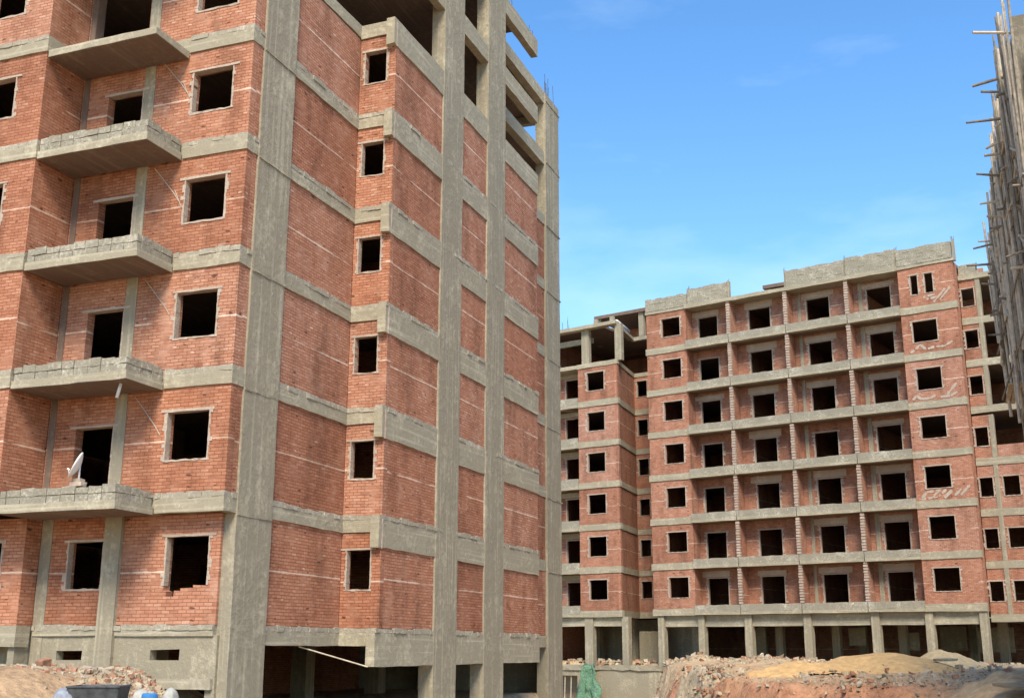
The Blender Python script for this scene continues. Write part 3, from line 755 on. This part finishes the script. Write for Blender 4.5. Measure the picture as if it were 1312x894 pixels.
for i in range(14):      # short planks and braces lashed across the poles
    x = R.uniform(0.3, 12.5); o = 0.2 + 0.036 * x; z = R.uniform(10.2, ztop(x) - 1.2)
    m = MB(); m.tube((x, o, z), (x + R.uniform(0.7, 2.0), o + R.uniform(0.0, 0.15), z + R.uniform(-0.9, 0.9)), 0.045, 0.04, 6); m.build('brace', M['timber_pale'], S)
for i in range(9):       # poles standing before the front face
    y = -0.05 - 0.16 * i + R.uniform(-0.05, 0.05)
    m = MB(); m.tube((-0.25, y, 8.8 + R.uniform(-1, 1)), (-0.30, y + R.uniform(-0.1, 0.12), 18.0 + R.uniform(-1.5, 0.5)), 0.05, 0.04); m.build('pole', M['timber_pale' if i % 2 else 'timber'], S)
for z in (9.3, 11.2, 12.9, 14.3, 15.6):
    m = MB(); x1 = min(14.3, (18.6 - z) / 0.26)
    m.tube((-0.3, 0.16, z + 0.3), (x1, 0.2 + 0.036 * x1, z), 0.036); m.build('ledger', M['timber'], S)
for i in range(3):
    m = MB(); m.prism((0, 0), X_, nC, 10.2 + 0.15 * i, 14.6 - 0.2 * i, 9.12, 9.165, 0.06 + i * 0.2, 0.22 + i * 0.2, step=1.0, j=0.012); m.build('board', M['timber_pale'], S)
m = MB(); m.prism((0, 0), X_, nC, 12.4, 12.65, 9.2, 10.9, 0.30, 0.34, step=0.4, j=0.01); m.build('board', M['timber_pale'], S)

# ================================================================ GROUND
def sm(a, b, x):
    t = min(1, max(0, (x - a) / (b - a))); return t * t * (3 - 2 * t)
def fbm(x, y, s, o=4):
    return noise.fractal(Vector((x * s, y * s, 3.3)), 1.0, 2.0, o)
def bank_y(x):
    pts = [(-80, 70), (4, 66), (8.6, 63), (11.6, 53), (14, 50), (20, 46), (60, 40), (200, 40)]
    for (a, b), (c, d) in zip(pts, pts[1:]):
        if a <= x <= c: return b + (d - b) * (x - a) / (c - a)
    return 40
def height(x, y):
    # coordinates relative to building A
    rx, ry = x - AX, y - AY
    s = rx * dA.x + ry * dA.y; r = rx * rA.x + ry * rA.y
    h = 0.0
    # excavated strip along the right side of A, widening past its far end
    lo_r = -0.5 - 14.0 * sm(25.5, 27.5, s)
    pit = sm(-3.5, 2.0, s) * sm(lo_r, lo_r + 1.1, r) * (1 - sm(13, 17, r))
    h -= 1.9 * pit
    # plateau carrying B: red bank in front, side of the excavation on the left
    nz = 1.3 * fbm(x, y, 0.35) + 0.5 * fbm(x, y, 1.1)
    e = y - bank_y(x) + nz
    ew = y - (88.2 - 0.69 * x)
    pl = sm(-2.2, 0.8, e) * sm(-0.7, 0.6, x - 8.2 - (y - 62) * 0.11 + 0.45 * nz)
    pl = max(pl, sm(-1.2, 0.3, ew))
    h = h * (1 - pl) + (0.30 + 0.56 * sm(0, 17, e) + 0.10 * fbm(x, y, 0.5)) * pl
    # ridge of spoil in front of B's columns
    tB = (x - BX) * 0.81688 + (y - BY) * -0.5768; oB = (x - BX) * 0.5768 + (y - BY) * 0.81688
    if -0.5 < tB < 13:
        h += 0.42 * math.exp(-((oB + 2.2) / 1.3) ** 2) * sm(-0.5, 1, tB) * (1 - sm(11, 13, tB)) * (0.75 + 0.7 * fbm(x, y, 0.5))
    # earth heaped against A's left facade
    lf = sm(-7.0, -3.0, s) * (1 - sm(1.5, 3.0, s)) * sm(0.0, 2.6, -r)
    h += lf * (1.20 + 0.12 * fbm(x, y, 0.6))
    # smooth tan mound further left
    h += 0.92 * math.exp(-(((x + 11.3) / 2.6) ** 2 + ((y - 23.2) / 2.4) ** 2)) * (1 - lf * 0.85)
    return h + 0.05 * fbm(x, y, 1.3)
def axis(lo, hi, fine):
    out = []
    x = lo
    while x < hi:
        out.append(x)
        st = 40
        for (a, b, d) in fine:
            if a - 2 <= x <= b: st = min(st, d)
        near = min([abs(x - a) for a, b, d in fine] + [abs(x - b) for a, b, d in fine])
        x += min(st, max(0.35, near * 0.35)) if st == 40 else st
    out.append(hi); return out
gx = axis(-700, 700, [(-16, -4, 0.3), (-4, 32, 0.45)])
gy = axis(-300, 1200, [(18, 33, 0.3), (33, 90, 0.5)])
verts = [(x, y, height(x, y)) for y in gy for x in gx]
nx = len(gx)
faces = [(j * nx + i, j * nx + i + 1, (j + 1) * nx + i + 1, (j + 1) * nx + i) for j in range(len(gy) - 1) for i in range(nx - 1)]
gm = bpy.data.meshes.new('ground'); gm.from_pydata(verts, [], faces)
ca = gm.color_attributes.new('soil', 'FLOAT_COLOR', 'POINT')
for i, (x, y, z) in enumerate(verts):
    tan = (0.45, 0.30, 0.175); red = (0.40, 0.195, 0.11); grey = (0.43, 0.325, 0.205); oB = (x - BX) * 0.5768 + (y - BY) * 0.81688
    e = y - bank_y(x)
    w_red = math.exp(-((e + 0.5) / 2.5) ** 2) * sm(6.5, 8.5, x) * (1 - sm(13.5, 16.5, x)) + 0.8 * math.exp(-((e + 0.5) / 1.6) ** 2) * sm(13, 16, x)*(1 - sm(16.2, 18, x))
    w_red = min(1, w_red)
    w_grey = max(sm(-9, -4, oB), 1 - sm(7.6, 8.8, x)) * (1 - 0.5 * w_red) if y > 40 else 0.0
    s = (x - AX) * dA.x + (y - AY) * dA.y; r = (x - AX) * rA.x + (y - AY) * rA.y
    if s > -3 and x < 3 and y > 22: w_grey = max(w_grey, sm(-2.6, -1.4, s))
    c = [tan[q] * (1 - w_grey) + grey[q] * w_grey for q in range(3)]
    c = [c[q] * (1 - w_red) + red[q] * w_red for q in range(3)]
    ca.data[i].color = (*c, 1)
m, nt, b = nodes('earth', 0.97)
at = nt.nodes.new('ShaderNodeAttribute'); at.attribute_name = 'soil'
ge = nt.nodes.new('ShaderNodeNewGeometry')
n1 = noise_(nt, ge.outputs['Position'], 1.3, 7, 0.7); n2 = noise_(nt, ge.outputs['Position'], 7.0, 6, 0.7)
f = math_(nt, 'MULTIPLY_ADD', n1, 0.9, math_(nt, 'MULTIPLY', n2, 0.8))
k_ = ramp(nt, [(0.55, (0.42, 0.38, 0.36)), (0.85, (1, 1, 1)), (1.0, (1.3, 1.27, 1.22))], f)
nt.links.new(mix(nt, 1.0, at.outputs['Color'], k_, 'MULTIPLY'), b.inputs['Base Color'])
bp = N_(nt, 'ShaderNodeBump', Strength=1.0, Distance=0.08); nt.links.new(f, bp.inputs['Height']); nt.links.new(bp.outputs[0], b.inputs['Normal'])
gm.polygons.foreach_set('use_smooth', [True] * len(gm.polygons))
tag(link('ground', gm, m), kind='structure')

# heaps
def heap(name, x0, y0, rx, ry, h, mat, label, cat, rot=0.0, sharp=1.3, rough=0.06, seed=0, n=44, group=None):
    m = MB(); pts = {}
    base = height(x0, y0)
    for i in range(n + 1):
        for j in range(n + 1):
            a = -1 + 2 * i / n; b = -1 + 2 * j / n
            d = math.hypot(a, b)
            wob = 1 + 0.22 * noise.noise(Vector((a * 1.6, b * 1.6, seed)))
            t = max(0, 1 - (d / wob))
            z = h * (t ** (1 / sharp) if t > 0 else 0) * (1 - 0.25 * (t ** 3))
            z += rough * noise.fractal(Vector((a * 4, b * 4, seed + 5)), 1, 2, 4) * (0.4 + 0.6 * min(1, t * 3))
            if t <= 0: z -= 0.25
            X = a * rx; Y = b * ry
            wx = x0 + X * math.cos(rot) - Y * math.sin(rot); wy = y0 + X * math.sin(rot) + Y * math.cos(rot)
            pts[i, j] = (X * math.cos(rot) - Y * math.sin(rot), X * math.sin(rot) + Y * math.cos(rot), height(wx, wy) - base + z)
    for i in range(n):
        for j in range(n):
            m.quad([pts[i, j], pts[i + 1, j], pts[i + 1, j + 1], pts[i, j + 1]])
    o = m.build(name, mat, None, smooth=True); o.location = (x0, y0, base)
    return tag(o, label, cat, group)
heap('sand_pile', 18.3, 59.5, 4.2, 2.8, 1.0, M['sand'], 'wide orange sand pile in front of the far block, left of the smaller pale one', 'sand pile', seed=1, sharp=1.1, group='sand piles before the far building')
heap('sand_pile', 22.6, 62.5, 2.3, 1.9, 1.05, M['sand_pale'], 'small pale peaked sand pile before the right-hand columns of the far block', 'sand pile', seed=2, sharp=1.0, group='sand piles before the far building')
heap('sand_pile', 14.4, 58.8, 3.0, 1.8, 0.62, M['sand'], 'low orange sand spread joining the left foot of the wide sand pile', 'sand pile', seed=3, rough=0.1, group='sand piles before the far building')
heap('soil_heap', 18.9, 44.2, 5.0, 3.4, 1.15, M['soil_brown'], 'broad grey brown soil heap in the lower right corner of the site', 'soil heap', seed=4, sharp=1.05, rough=0.12)
heap('soil_heap', 14.5, 45.5, 2.4, 2.0, 0.85, M['soil_brown'], 'low brown soil heap at the left foot of the broad grey brown one', 'soil heap', seed=6, rough=0.14)
heap('debris_heap', 8.9, 60.5, 1.9, 2.2, 0.85, M['rubble_mat'], 'speckled heap of broken bricks and plaster at the left end of the red bank', 'debris heap', seed=7, rough=0.22)

# loose rubble: nobody could count it
def rubble(name, spots, mat, mats=None):
    m = MB()
    for (x, y, s, lift) in spots:
        z = height(x, y) + lift
        a = R.uniform(0, 6.28); ca_, sa = math.cos(a), math.sin(a)
        dx, dy, dz_ = s * R.uniform(0.6, 1.3), s * R.uniform(0.5, 1.0), s * R.uniform(0.35, 0.8)
        til = R.uniform(-0.5, 0.5)
        c = {}
        for i in (-1, 1):
            for j in (-1, 1):
                for k in (-1, 1):
                    X = i * dx * R.uniform(0.55, 1); Y = j * dy * R.uniform(0.55, 1); Z = k * dz_ * R.uniform(0.6, 1) + X * til
                    c[i, j, k] = (x + X * ca_ - Y * sa, y + X * sa + Y * ca_, z + Z + dz_ * 0.3)
        for q in (((-1,-1,-1),(-1,-1,1),(-1,1,1),(-1,1,-1)), ((1,-1,-1),(1,1,-1),(1,1,1),(1,-1,1)), ((-1,-1,-1),(1,-1,-1),(1,-1,1),(-1,-1,1)),
                  ((-1,1,-1),(-1,1,1),(1,1,1),(1,1,-1)), ((-1,-1,1),(1,-1,1),(1,1,1),(-1,1,1))):
            m.quad([c[k] for k in q])
    return tag(m.build(name, mat, None, recalc=False), kind='stuff')
def locA(s, l): return (AX + dA.x * s - rA.x * l, AY + dA.y * s - rA.y * l)
def locB(t, y): return (BX + 0.81688 * t + 0.5768 * y, BY - 0.5768 * t + 0.81688 * y)
for nm, mt, cnt in (('rubble', 'rubble_mat', 900), ('brick_rubble', 'rubble_red', 500), ('plaster_rubble', 'rubble_pale', 420)):
    sp = []
    for i in range(cnt * 3):      # along the foot of A's left facade
        l = R.uniform(0.6, 10.0); s = 0.3 - abs(R.gauss(0, 1.1)) - (0.5 if l > 5.5 else 0)
        sp.append((*locA(s, l), R.choice((0.02, 0.025, 0.03, 0.035, 0.04, 0.05, 0.06, 0.09)), 0))
    for i in range(cnt):          # before B's columns
        t = R.uniform(-8, 23); y = R.gauss(-2.0, 1.0)
        if t < -0.5: y = R.uniform(-0.2, 2.0)
        sp.append((*locB(t, y), R.choice((0.05, 0.06, 0.07, 0.09, 0.12, 0.2)), 0))
    for i in range(cnt // 2):     # debris heap
        sp.append((8.9 + R.gauss(0, 0.9), 60.0 + R.gauss(0, 1.0), R.choice((0.05, 0.07, 0.1, 0.14)), R.uniform(0.0, 0.6)))
    for i in range(cnt // 2):     # along the lip of the red bank
        x = R.uniform(8, 22); sp.append((x, bank_y(x) + R.uniform(-0.3, 5.0), R.choice((0.025, 0.03, 0.04, 0.06, 0.09)), 0))
    for i in range(cnt // 4):     # right heaps
        sp.append((R.uniform(13, 24), R.uniform(42, 60), R.choice((0.04, 0.06, 0.09, 0.14)), R.uniform(0, 0.2)))
    rubble(nm, sp, M[mt])

# retaining wall and dark basement opening below the wing of B
W = empty('retaining_wall', (*locB(-9, -0.9), -1.8), TB)
tag(W, 'rough grey concrete retaining wall with a dark opening, below the far block at centre', 'retaining wall')
wall('wall_face', M['plaster_plinth'], W, o0, X_, nF, 0, 9.9, 0, 2.15, 0.4, [(0.6, 3.4, 0.0, 1.75)], v0=0)
bar(W, 'wall_coping', M['concrete'], o0, X_, nF, -0.1, 10.0, 2.15, 2.45, -0.8, 0.1, step=0.6, j=0.05)
for x in (1.4, 1.9, 2.3, 2.8):
    m = MB(); m.tube((x, 0.1, 0), (x + 0.05, 0.12, 1.76), 0.035); m.build('prop', M['timber_pale'], W)
m = MB(); m.box((0.2, 1.2, 0), (4.0, 1.4, 2.1)); m.build('back_wall', M['plaster_plinth'], W)

# green net draped over the wall's edge
gx0, gy0 = locB(-4.45, -1.15)
m = MB(); pts = {}
for i in range(19):
    for j in range(17):
        u = i / 18; v = j / 16
        wdt = 0.55 + 0.75 * v
        x = (u - 0.5) * wdt * 1.5 + 0.3 * v + 0.3 * noise.noise(Vector((u * 3, v * 3.5, 9))); z = 2.60 - 2.5 * v - 0.16 * math.sin(u * 3.1) * (1 - v) + 0.28 * noise.noise(Vector((u * 4, v * 4, 1))) * v
        y = -0.12 - 0.55 * v ** 1.5 + 0.13 * math.sin(u * 17 + 5 * v) * (0.3 + v) + 0.28 * noise.noise(Vector((u * 5, v * 3, 7)))
        if v < 0.06: y = 0.25
        pts[i, j] = (x, y, z)
for i in range(18):
    for j in range(16):
        m.quad([pts[i, j], pts[i + 1, j], pts[i + 1, j + 1], pts[i, j + 1]])
o = m.build('green_net', M['net_green'], None, smooth=True); o.location = (gx0, gy0, -1.8); o.rotation_euler.z = TB
mod = o.modifiers.new('thick', 'SOLIDIFY'); mod.thickness = 0.02
tag(o, 'crumpled green debris net hanging over the grey retaining wall', 'net')

# slabs of broken concrete on the right
def broken_slab(x, y, w, d, t, rz, tilt, label, lift=0.0):
    m = MB()
    n = 9; ring = [(math.cos(2 * math.pi * i / n) * w * R.uniform(0.75, 1.05), math.sin(2 * math.pi * i / n) * d * R.uniform(0.75, 1.05)) for i in range(n)]
    m.quad([(a, b, t) for a, b in ring]); m.quad([(a * 0.96, b * 0.96, 0) for a, b in ring[::-1]])
    for i in range(n):
        k = (i + 1) % n
        m.quad([(ring[i][0] * 0.96, ring[i][1] * 0.96, 0), (ring[k][0] * 0.96, ring[k][1] * 0.96, 0), (*ring[k], t), (*ring[i], t)])
    o = m.build('broken_slab', M['concrete'], None)
    o.location = (x, y, height(x, y) + lift); o.rotation_euler = (tilt, R.uniform(-0.05, 0.05), rz)
    return tag(o, label, 'slab', 'broken concrete slabs')
broken_slab(17.6, 41.2, 1.3, 0.7, 0.09, 0.15, 0.10, 'long broken concrete slab on the front of the broad soil heap, right one', 0.46)
broken_slab(15.0, 43.2, 1.1, 0.6, 0.09, -0.3, 0.08, 'short broken concrete slab on the low brown soil heap', 0.55)
broken_slab(21.3, 58.9, 0.75, 0.4, 0.1, 0.1, 0.05, 'thin slab over a dark gap below the small pale sand pile', 0.45)

# ---------------------------------------------------------------- small things
# satellite dish on the lowest balcony
sx, sl, sz = -1.30, 3.10, 3 - 0.48 + 0.19 + 0.37
px, py = locA(sx, sl)
D = empty('satellite_dish', (px, py, AZ + sz), TH)
tag(D, 'white satellite dish seen almost edge-on, standing on the lowest balcony parapet', 'satellite dish')
m = MB(); m.box((-0.09, -0.16, 0), (0.10, 0.17, 0.09), 0.01); m.box((-0.07, -0.11, 0.088), (0.08, 0.12, 0.17), 0.01); m.build('base_block', M['mortar'], D)
m = MB(); m.tube((0, 0, 0.16), (0, 0, 0.50), 0.022); m.build('mast', M['pipe_white'], D)
ax = Vector((-0.53, 0.74, 0.40)).normalized()     # looks left and up
ea = ax.cross(Vector((0, 0, 1))).normalized(); eb = ea.cross(ax)
cen = Vector((0.0, 0.0, 0.45)); m = MB(); rings = []
for i in range(7):
    r = 0.325 * i / 6
    rings.append([cen + ea * (r * 0.92 * math.cos(t)) + eb * (r * 1.02 * math.sin(t)) + ax * (0.10 * (i / 6) ** 2) for t in [2 * math.pi * q / 28 for q in range(28)]])
for i in range(6):
    for q in range(28):
        k = (q + 1) % 28
        m.quad([rings[i][q], rings[i][k], rings[i + 1][k], rings[i + 1][q]] if i else [rings[0][0], rings[1][q], rings[1][k]])
d = m.build('reflector', M['dish_white'], D, smooth=True); mod = d.modifiers.new('thick', 'SOLIDIFY'); mod.thickness = 0.012
m = MB(); m.tube(cen - eb * 0.30 + ax * 0.08, cen + ax * 0.20 - eb * 0.16, 0.008); m.build('feed_arm', M['pipe_white'], D)
m = MB(); m.tube(cen + ax * 0.17 - eb * 0.16, cen + ax * 0.23 - eb * 0.15, 0.022); m.build('receiver', M['dish_white'], D)

# waste pipe under the second balcony
q = locA(-1.05, 2.35); P = MB(); P.tube((0, 0, 0), (0.02, 0.10, -0.34), 0.04)
o = P.build('waste_pipe', M['pipe_white'], None, smooth=True); o.location = (*q, AZ + 6 - 0.49); o.rotation_euler.z = TH
tag(o, 'short white waste pipe hanging under the second balcony', 'pipe')
# roll lying on the slab edge of B's wing
q = locB(-3.0, 1.6); P = MB(); P.tube((-0.1, -0.5, 0.05), (-0.75, 2.4, 0.05), 0.16, 0.16, 14)
o = P.build('membrane_roll', M['pipe_white'], None, smooth=True); o.location = (*q, BZ + 21.25); o.rotation_euler.z = TB
tag(o, 'pale grey roll lying along the roof edge of the far wing', 'roll')

# dark metal skip, sacks and drum at the lower left
K = empty('metal_skip', (-7.1, 20.9, 0.51), rad(4))
tag(K, 'dark grey metal hopper tub with flared sides, on the soil before the near block', 'skip')
m = MB()
def ringz(z, x0, x1, y0, y1): return [(x0, y0, z), (x1, y0, z), (x1, y1, z), (x0, y1, z)]
lo, hi = ringz(0, -0.28, 0.33, -0.28, 0.28), ringz(0.55, -0.47, 0.40, -0.42, 0.42)
lo2, hi2 = ringz(0.02, -0.26, 0.31, -0.26, 0.26), ringz(0.55, -0.45, 0.38, -0.40, 0.40)
for i in range(4):
    k = (i + 1) % 4
    m.quad([lo[i], lo[k], hi[k], hi[i]]); m.quad([lo2[k], lo2[i], hi2[i], hi2[k]]); m.quad([hi[i], hi[k], hi2[k], hi2[i]])
m.quad(lo[::-1]); m.quad(lo2)
m.build('tub', M['skip_metal'], K)
m = MB()
for (a, b) in zip(hi, hi[1:] + hi[:1]): m.tube((*a[:2], 0.545), (*b[:2], 0.545), 0.018)
m.build('rim', M['skip_metal'], K)
for x in (-0.2, 0.24):
    m = MB(); m.tube((x, -0.25, -0.3), (x, -0.2, 0.02), 0.022); m.tube((x, 0.25, -0.3), (x, 0.2, 0.02), 0.022); m.build('leg', M['skip_metal'], K)
def sack(x, y, z, w, d, h, rz, tilt, mat, label):
    bm = bmesh.new(); bmesh.ops.create_cube(bm, size=1.0)
    bmesh.ops.subdivide_edges(bm, edges=bm.edges[:], cuts=6, use_grid_fill=True)
    for v in bm.verts:
        p = v.co * 2; a = 1 - 0.22 * abs(p.z) ** 3
        l = max(abs(p.x), abs(p.y), abs(p.z)); p2 = p * (l / max(1e-4, p.length)) 
        p = p.lerp(p2 * 1.15, 0.5)
        nn = noise.noise(p * 1.7 + Vector((x, y, z))) * 0.12
        v.co = Vector((p.x * w / 2 * (a + nn), p.y * d / 2 * (a + nn), p.z * h / 2))
    me = bpy.data.meshes.new('sack'); bm.to_mesh(me); bm.free()
    me.polygons.foreach_set('use_smooth', [True] * len(me.polygons))
    o = link('sack', me, mat); o.location = (x, y, z); o.rotation_euler = (tilt, 0, rz)
    return tag(o, label, 'sack', 'sacks by the metal hopper')
sack(-7.62, 20.6, 0.78, 0.34, 0.3, 0.5, 0.2, 0.1, M['sack_blue'], 'faded blue sack leaning on the left side of the dark metal hopper')
sack(-6.40, 20.9, 0.72, 0.30, 0.3, 0.55, 0.1, -0.1, M['sack_white'], 'dirty white sack on the right side of the dark metal hopper')
sack(-5.86, 20.8, 0.72, 0.22, 0.28, 0.60, -0.2, 0.05, M['sack_white'], 'narrow white sack to the right of the blue drum')
Dr = empty('plastic_drum', (-6.1, 20.4, 0.46), 0)
tag(Dr, 'small bright blue plastic drum between two white sacks', 'drum')
m = MB(); prof = [(0.0, 0.12), (0.02, 0.135), (0.12, 0.14), (0.14, 0.148), (0.16, 0.14), (0.36, 0.14), (0.38, 0.148), (0.40, 0.14), (0.48, 0.13), (0.5, 0.11)]
n = 20
rr = [[(r * math.cos(2 * math.pi * i / n), r * math.sin(2 * math.pi * i / n), z) for i in range(n)] for z, r in prof]
for a, b in zip(rr, rr[1:]):
    for i in range(n): m.quad([a[i], a[(i + 1) % n], b[(i + 1) % n], b[i]])
m.quad(rr[0][::-1]); m.quad(rr[-1]); m.build('drum_body', M['blue_plastic'], Dr, smooth=False)
m = MB(); m.tube((0.04, 0, 0.5), (0.04, 0, 0.53), 0.04, n=12); m.build('cap', M['sack_white'], Dr)
# two larger lumps in the rubble
def lump(x, y, w, d, h, mat, name, label, cat):
    m = MB(); m.box((-w / 2, -d / 2, -0.1), (w / 2, d / 2, h), min(w, h) * 0.16)
    o = m.build(name, mat, None); o.location = (x, y, height(x, y)); o.rotation_euler = (0.15, -0.2, R.uniform(0, 1.5))
    bv = o.modifiers.new('bevel', 'BEVEL'); bv.width = 0.02; bv.segments = 2
    return tag(o, label, cat)
lump(*locA(-1.0, 3.85), 0.28, 0.22, 0.18, M['rubble_red'], 'brick_lump', 'reddish lump of broken brickwork in the rubble under the slit openings', 'brick lump')
lump(*locA(-0.9, 2.75), 0.28, 0.2, 0.09, M['mortar'], 'plaster_lump', 'pale flat lump of plaster in the rubble between the two slits', 'plaster lump')

# ================================================================ LIGHT, SKY, VIEW
SUN_EL, SUN_AZ = 46.0, 181.0      # azimuth clockwise from +y: behind the camera
az = rad(SUN_AZ); el = rad(SUN_EL)
to_sun = Vector((math.sin(az) * math.cos(el), math.cos(az) * math.cos(el), math.sin(el)))
sd = bpy.data.lights.new('sun', 'SUN'); sd.energy = 2.55; sd.angle = rad(22); sd.color = (1.0, 0.90, 0.74)
so = bpy.data.objects.new('sun', sd); so.rotation_euler = to_sun.to_track_quat('Z', 'Y').to_euler(); so.location = (0, -20, 60); col.objects.link(so)
w = bpy.data.worlds.new('World'); scene.world = w; w.use_nodes = True
nt = w.node_tree; bg = nt.nodes['Background']
sky = nt.nodes.new('ShaderNodeTexSky'); sky.sky_type = 'NISHITA'; sky.sun_disc = False
sky.sun_elevation = el; sky.sun_rotation = az; sky.air_density = 1.0; sky.dust_density = 0.0; sky.ozone_density = 1.5
tc = nt.nodes.new('ShaderNodeTexCoord')
# faint high cirrus
mp = nt.nodes.new('ShaderNodeMapping'); mp.inputs['Scale'].default_value = (2.0, 3.0, 6.0); mp.inputs['Rotation'].default_value = (0.2, 0.5, 0.6)
nt.links.new(tc.outputs['Generated'], mp.inputs['Vector'])
ns = noise_(nt, mp.outputs[0], 1.1, 6, 0.55)
cf = ramp(nt, [(0.48, (0, 0, 0)), (0.74, (0.34, 0.34, 0.34))], ns)
hs_ = N_(nt, 'ShaderNodeHueSaturation', Saturation=1.25); nt.links.new(sky.outputs[0], hs_.inputs['Color'])
cl = mix(nt, cf, hs_.outputs[0], (4.6, 5.2, 5.8))
nt.links.new(cl, bg.inputs['Color'])
bg.inputs['Strength'].default_value = 0.115
vs = scene.view_settings
vs.view_transform = 'Standard'; vs.look = 'None'; vs.exposure = 1.3; vs.gamma = 1.0; vs.use_curve_mapping = False
scene.display_settings.display_device = 'sRGB'
cy = scene.cycles
cy.use_denoising = True
cy.max_bounces = 6; cy.diffuse_bounces = 4; cy.glossy_bounces = 2
cy.sample_clamp_indirect = 4.0
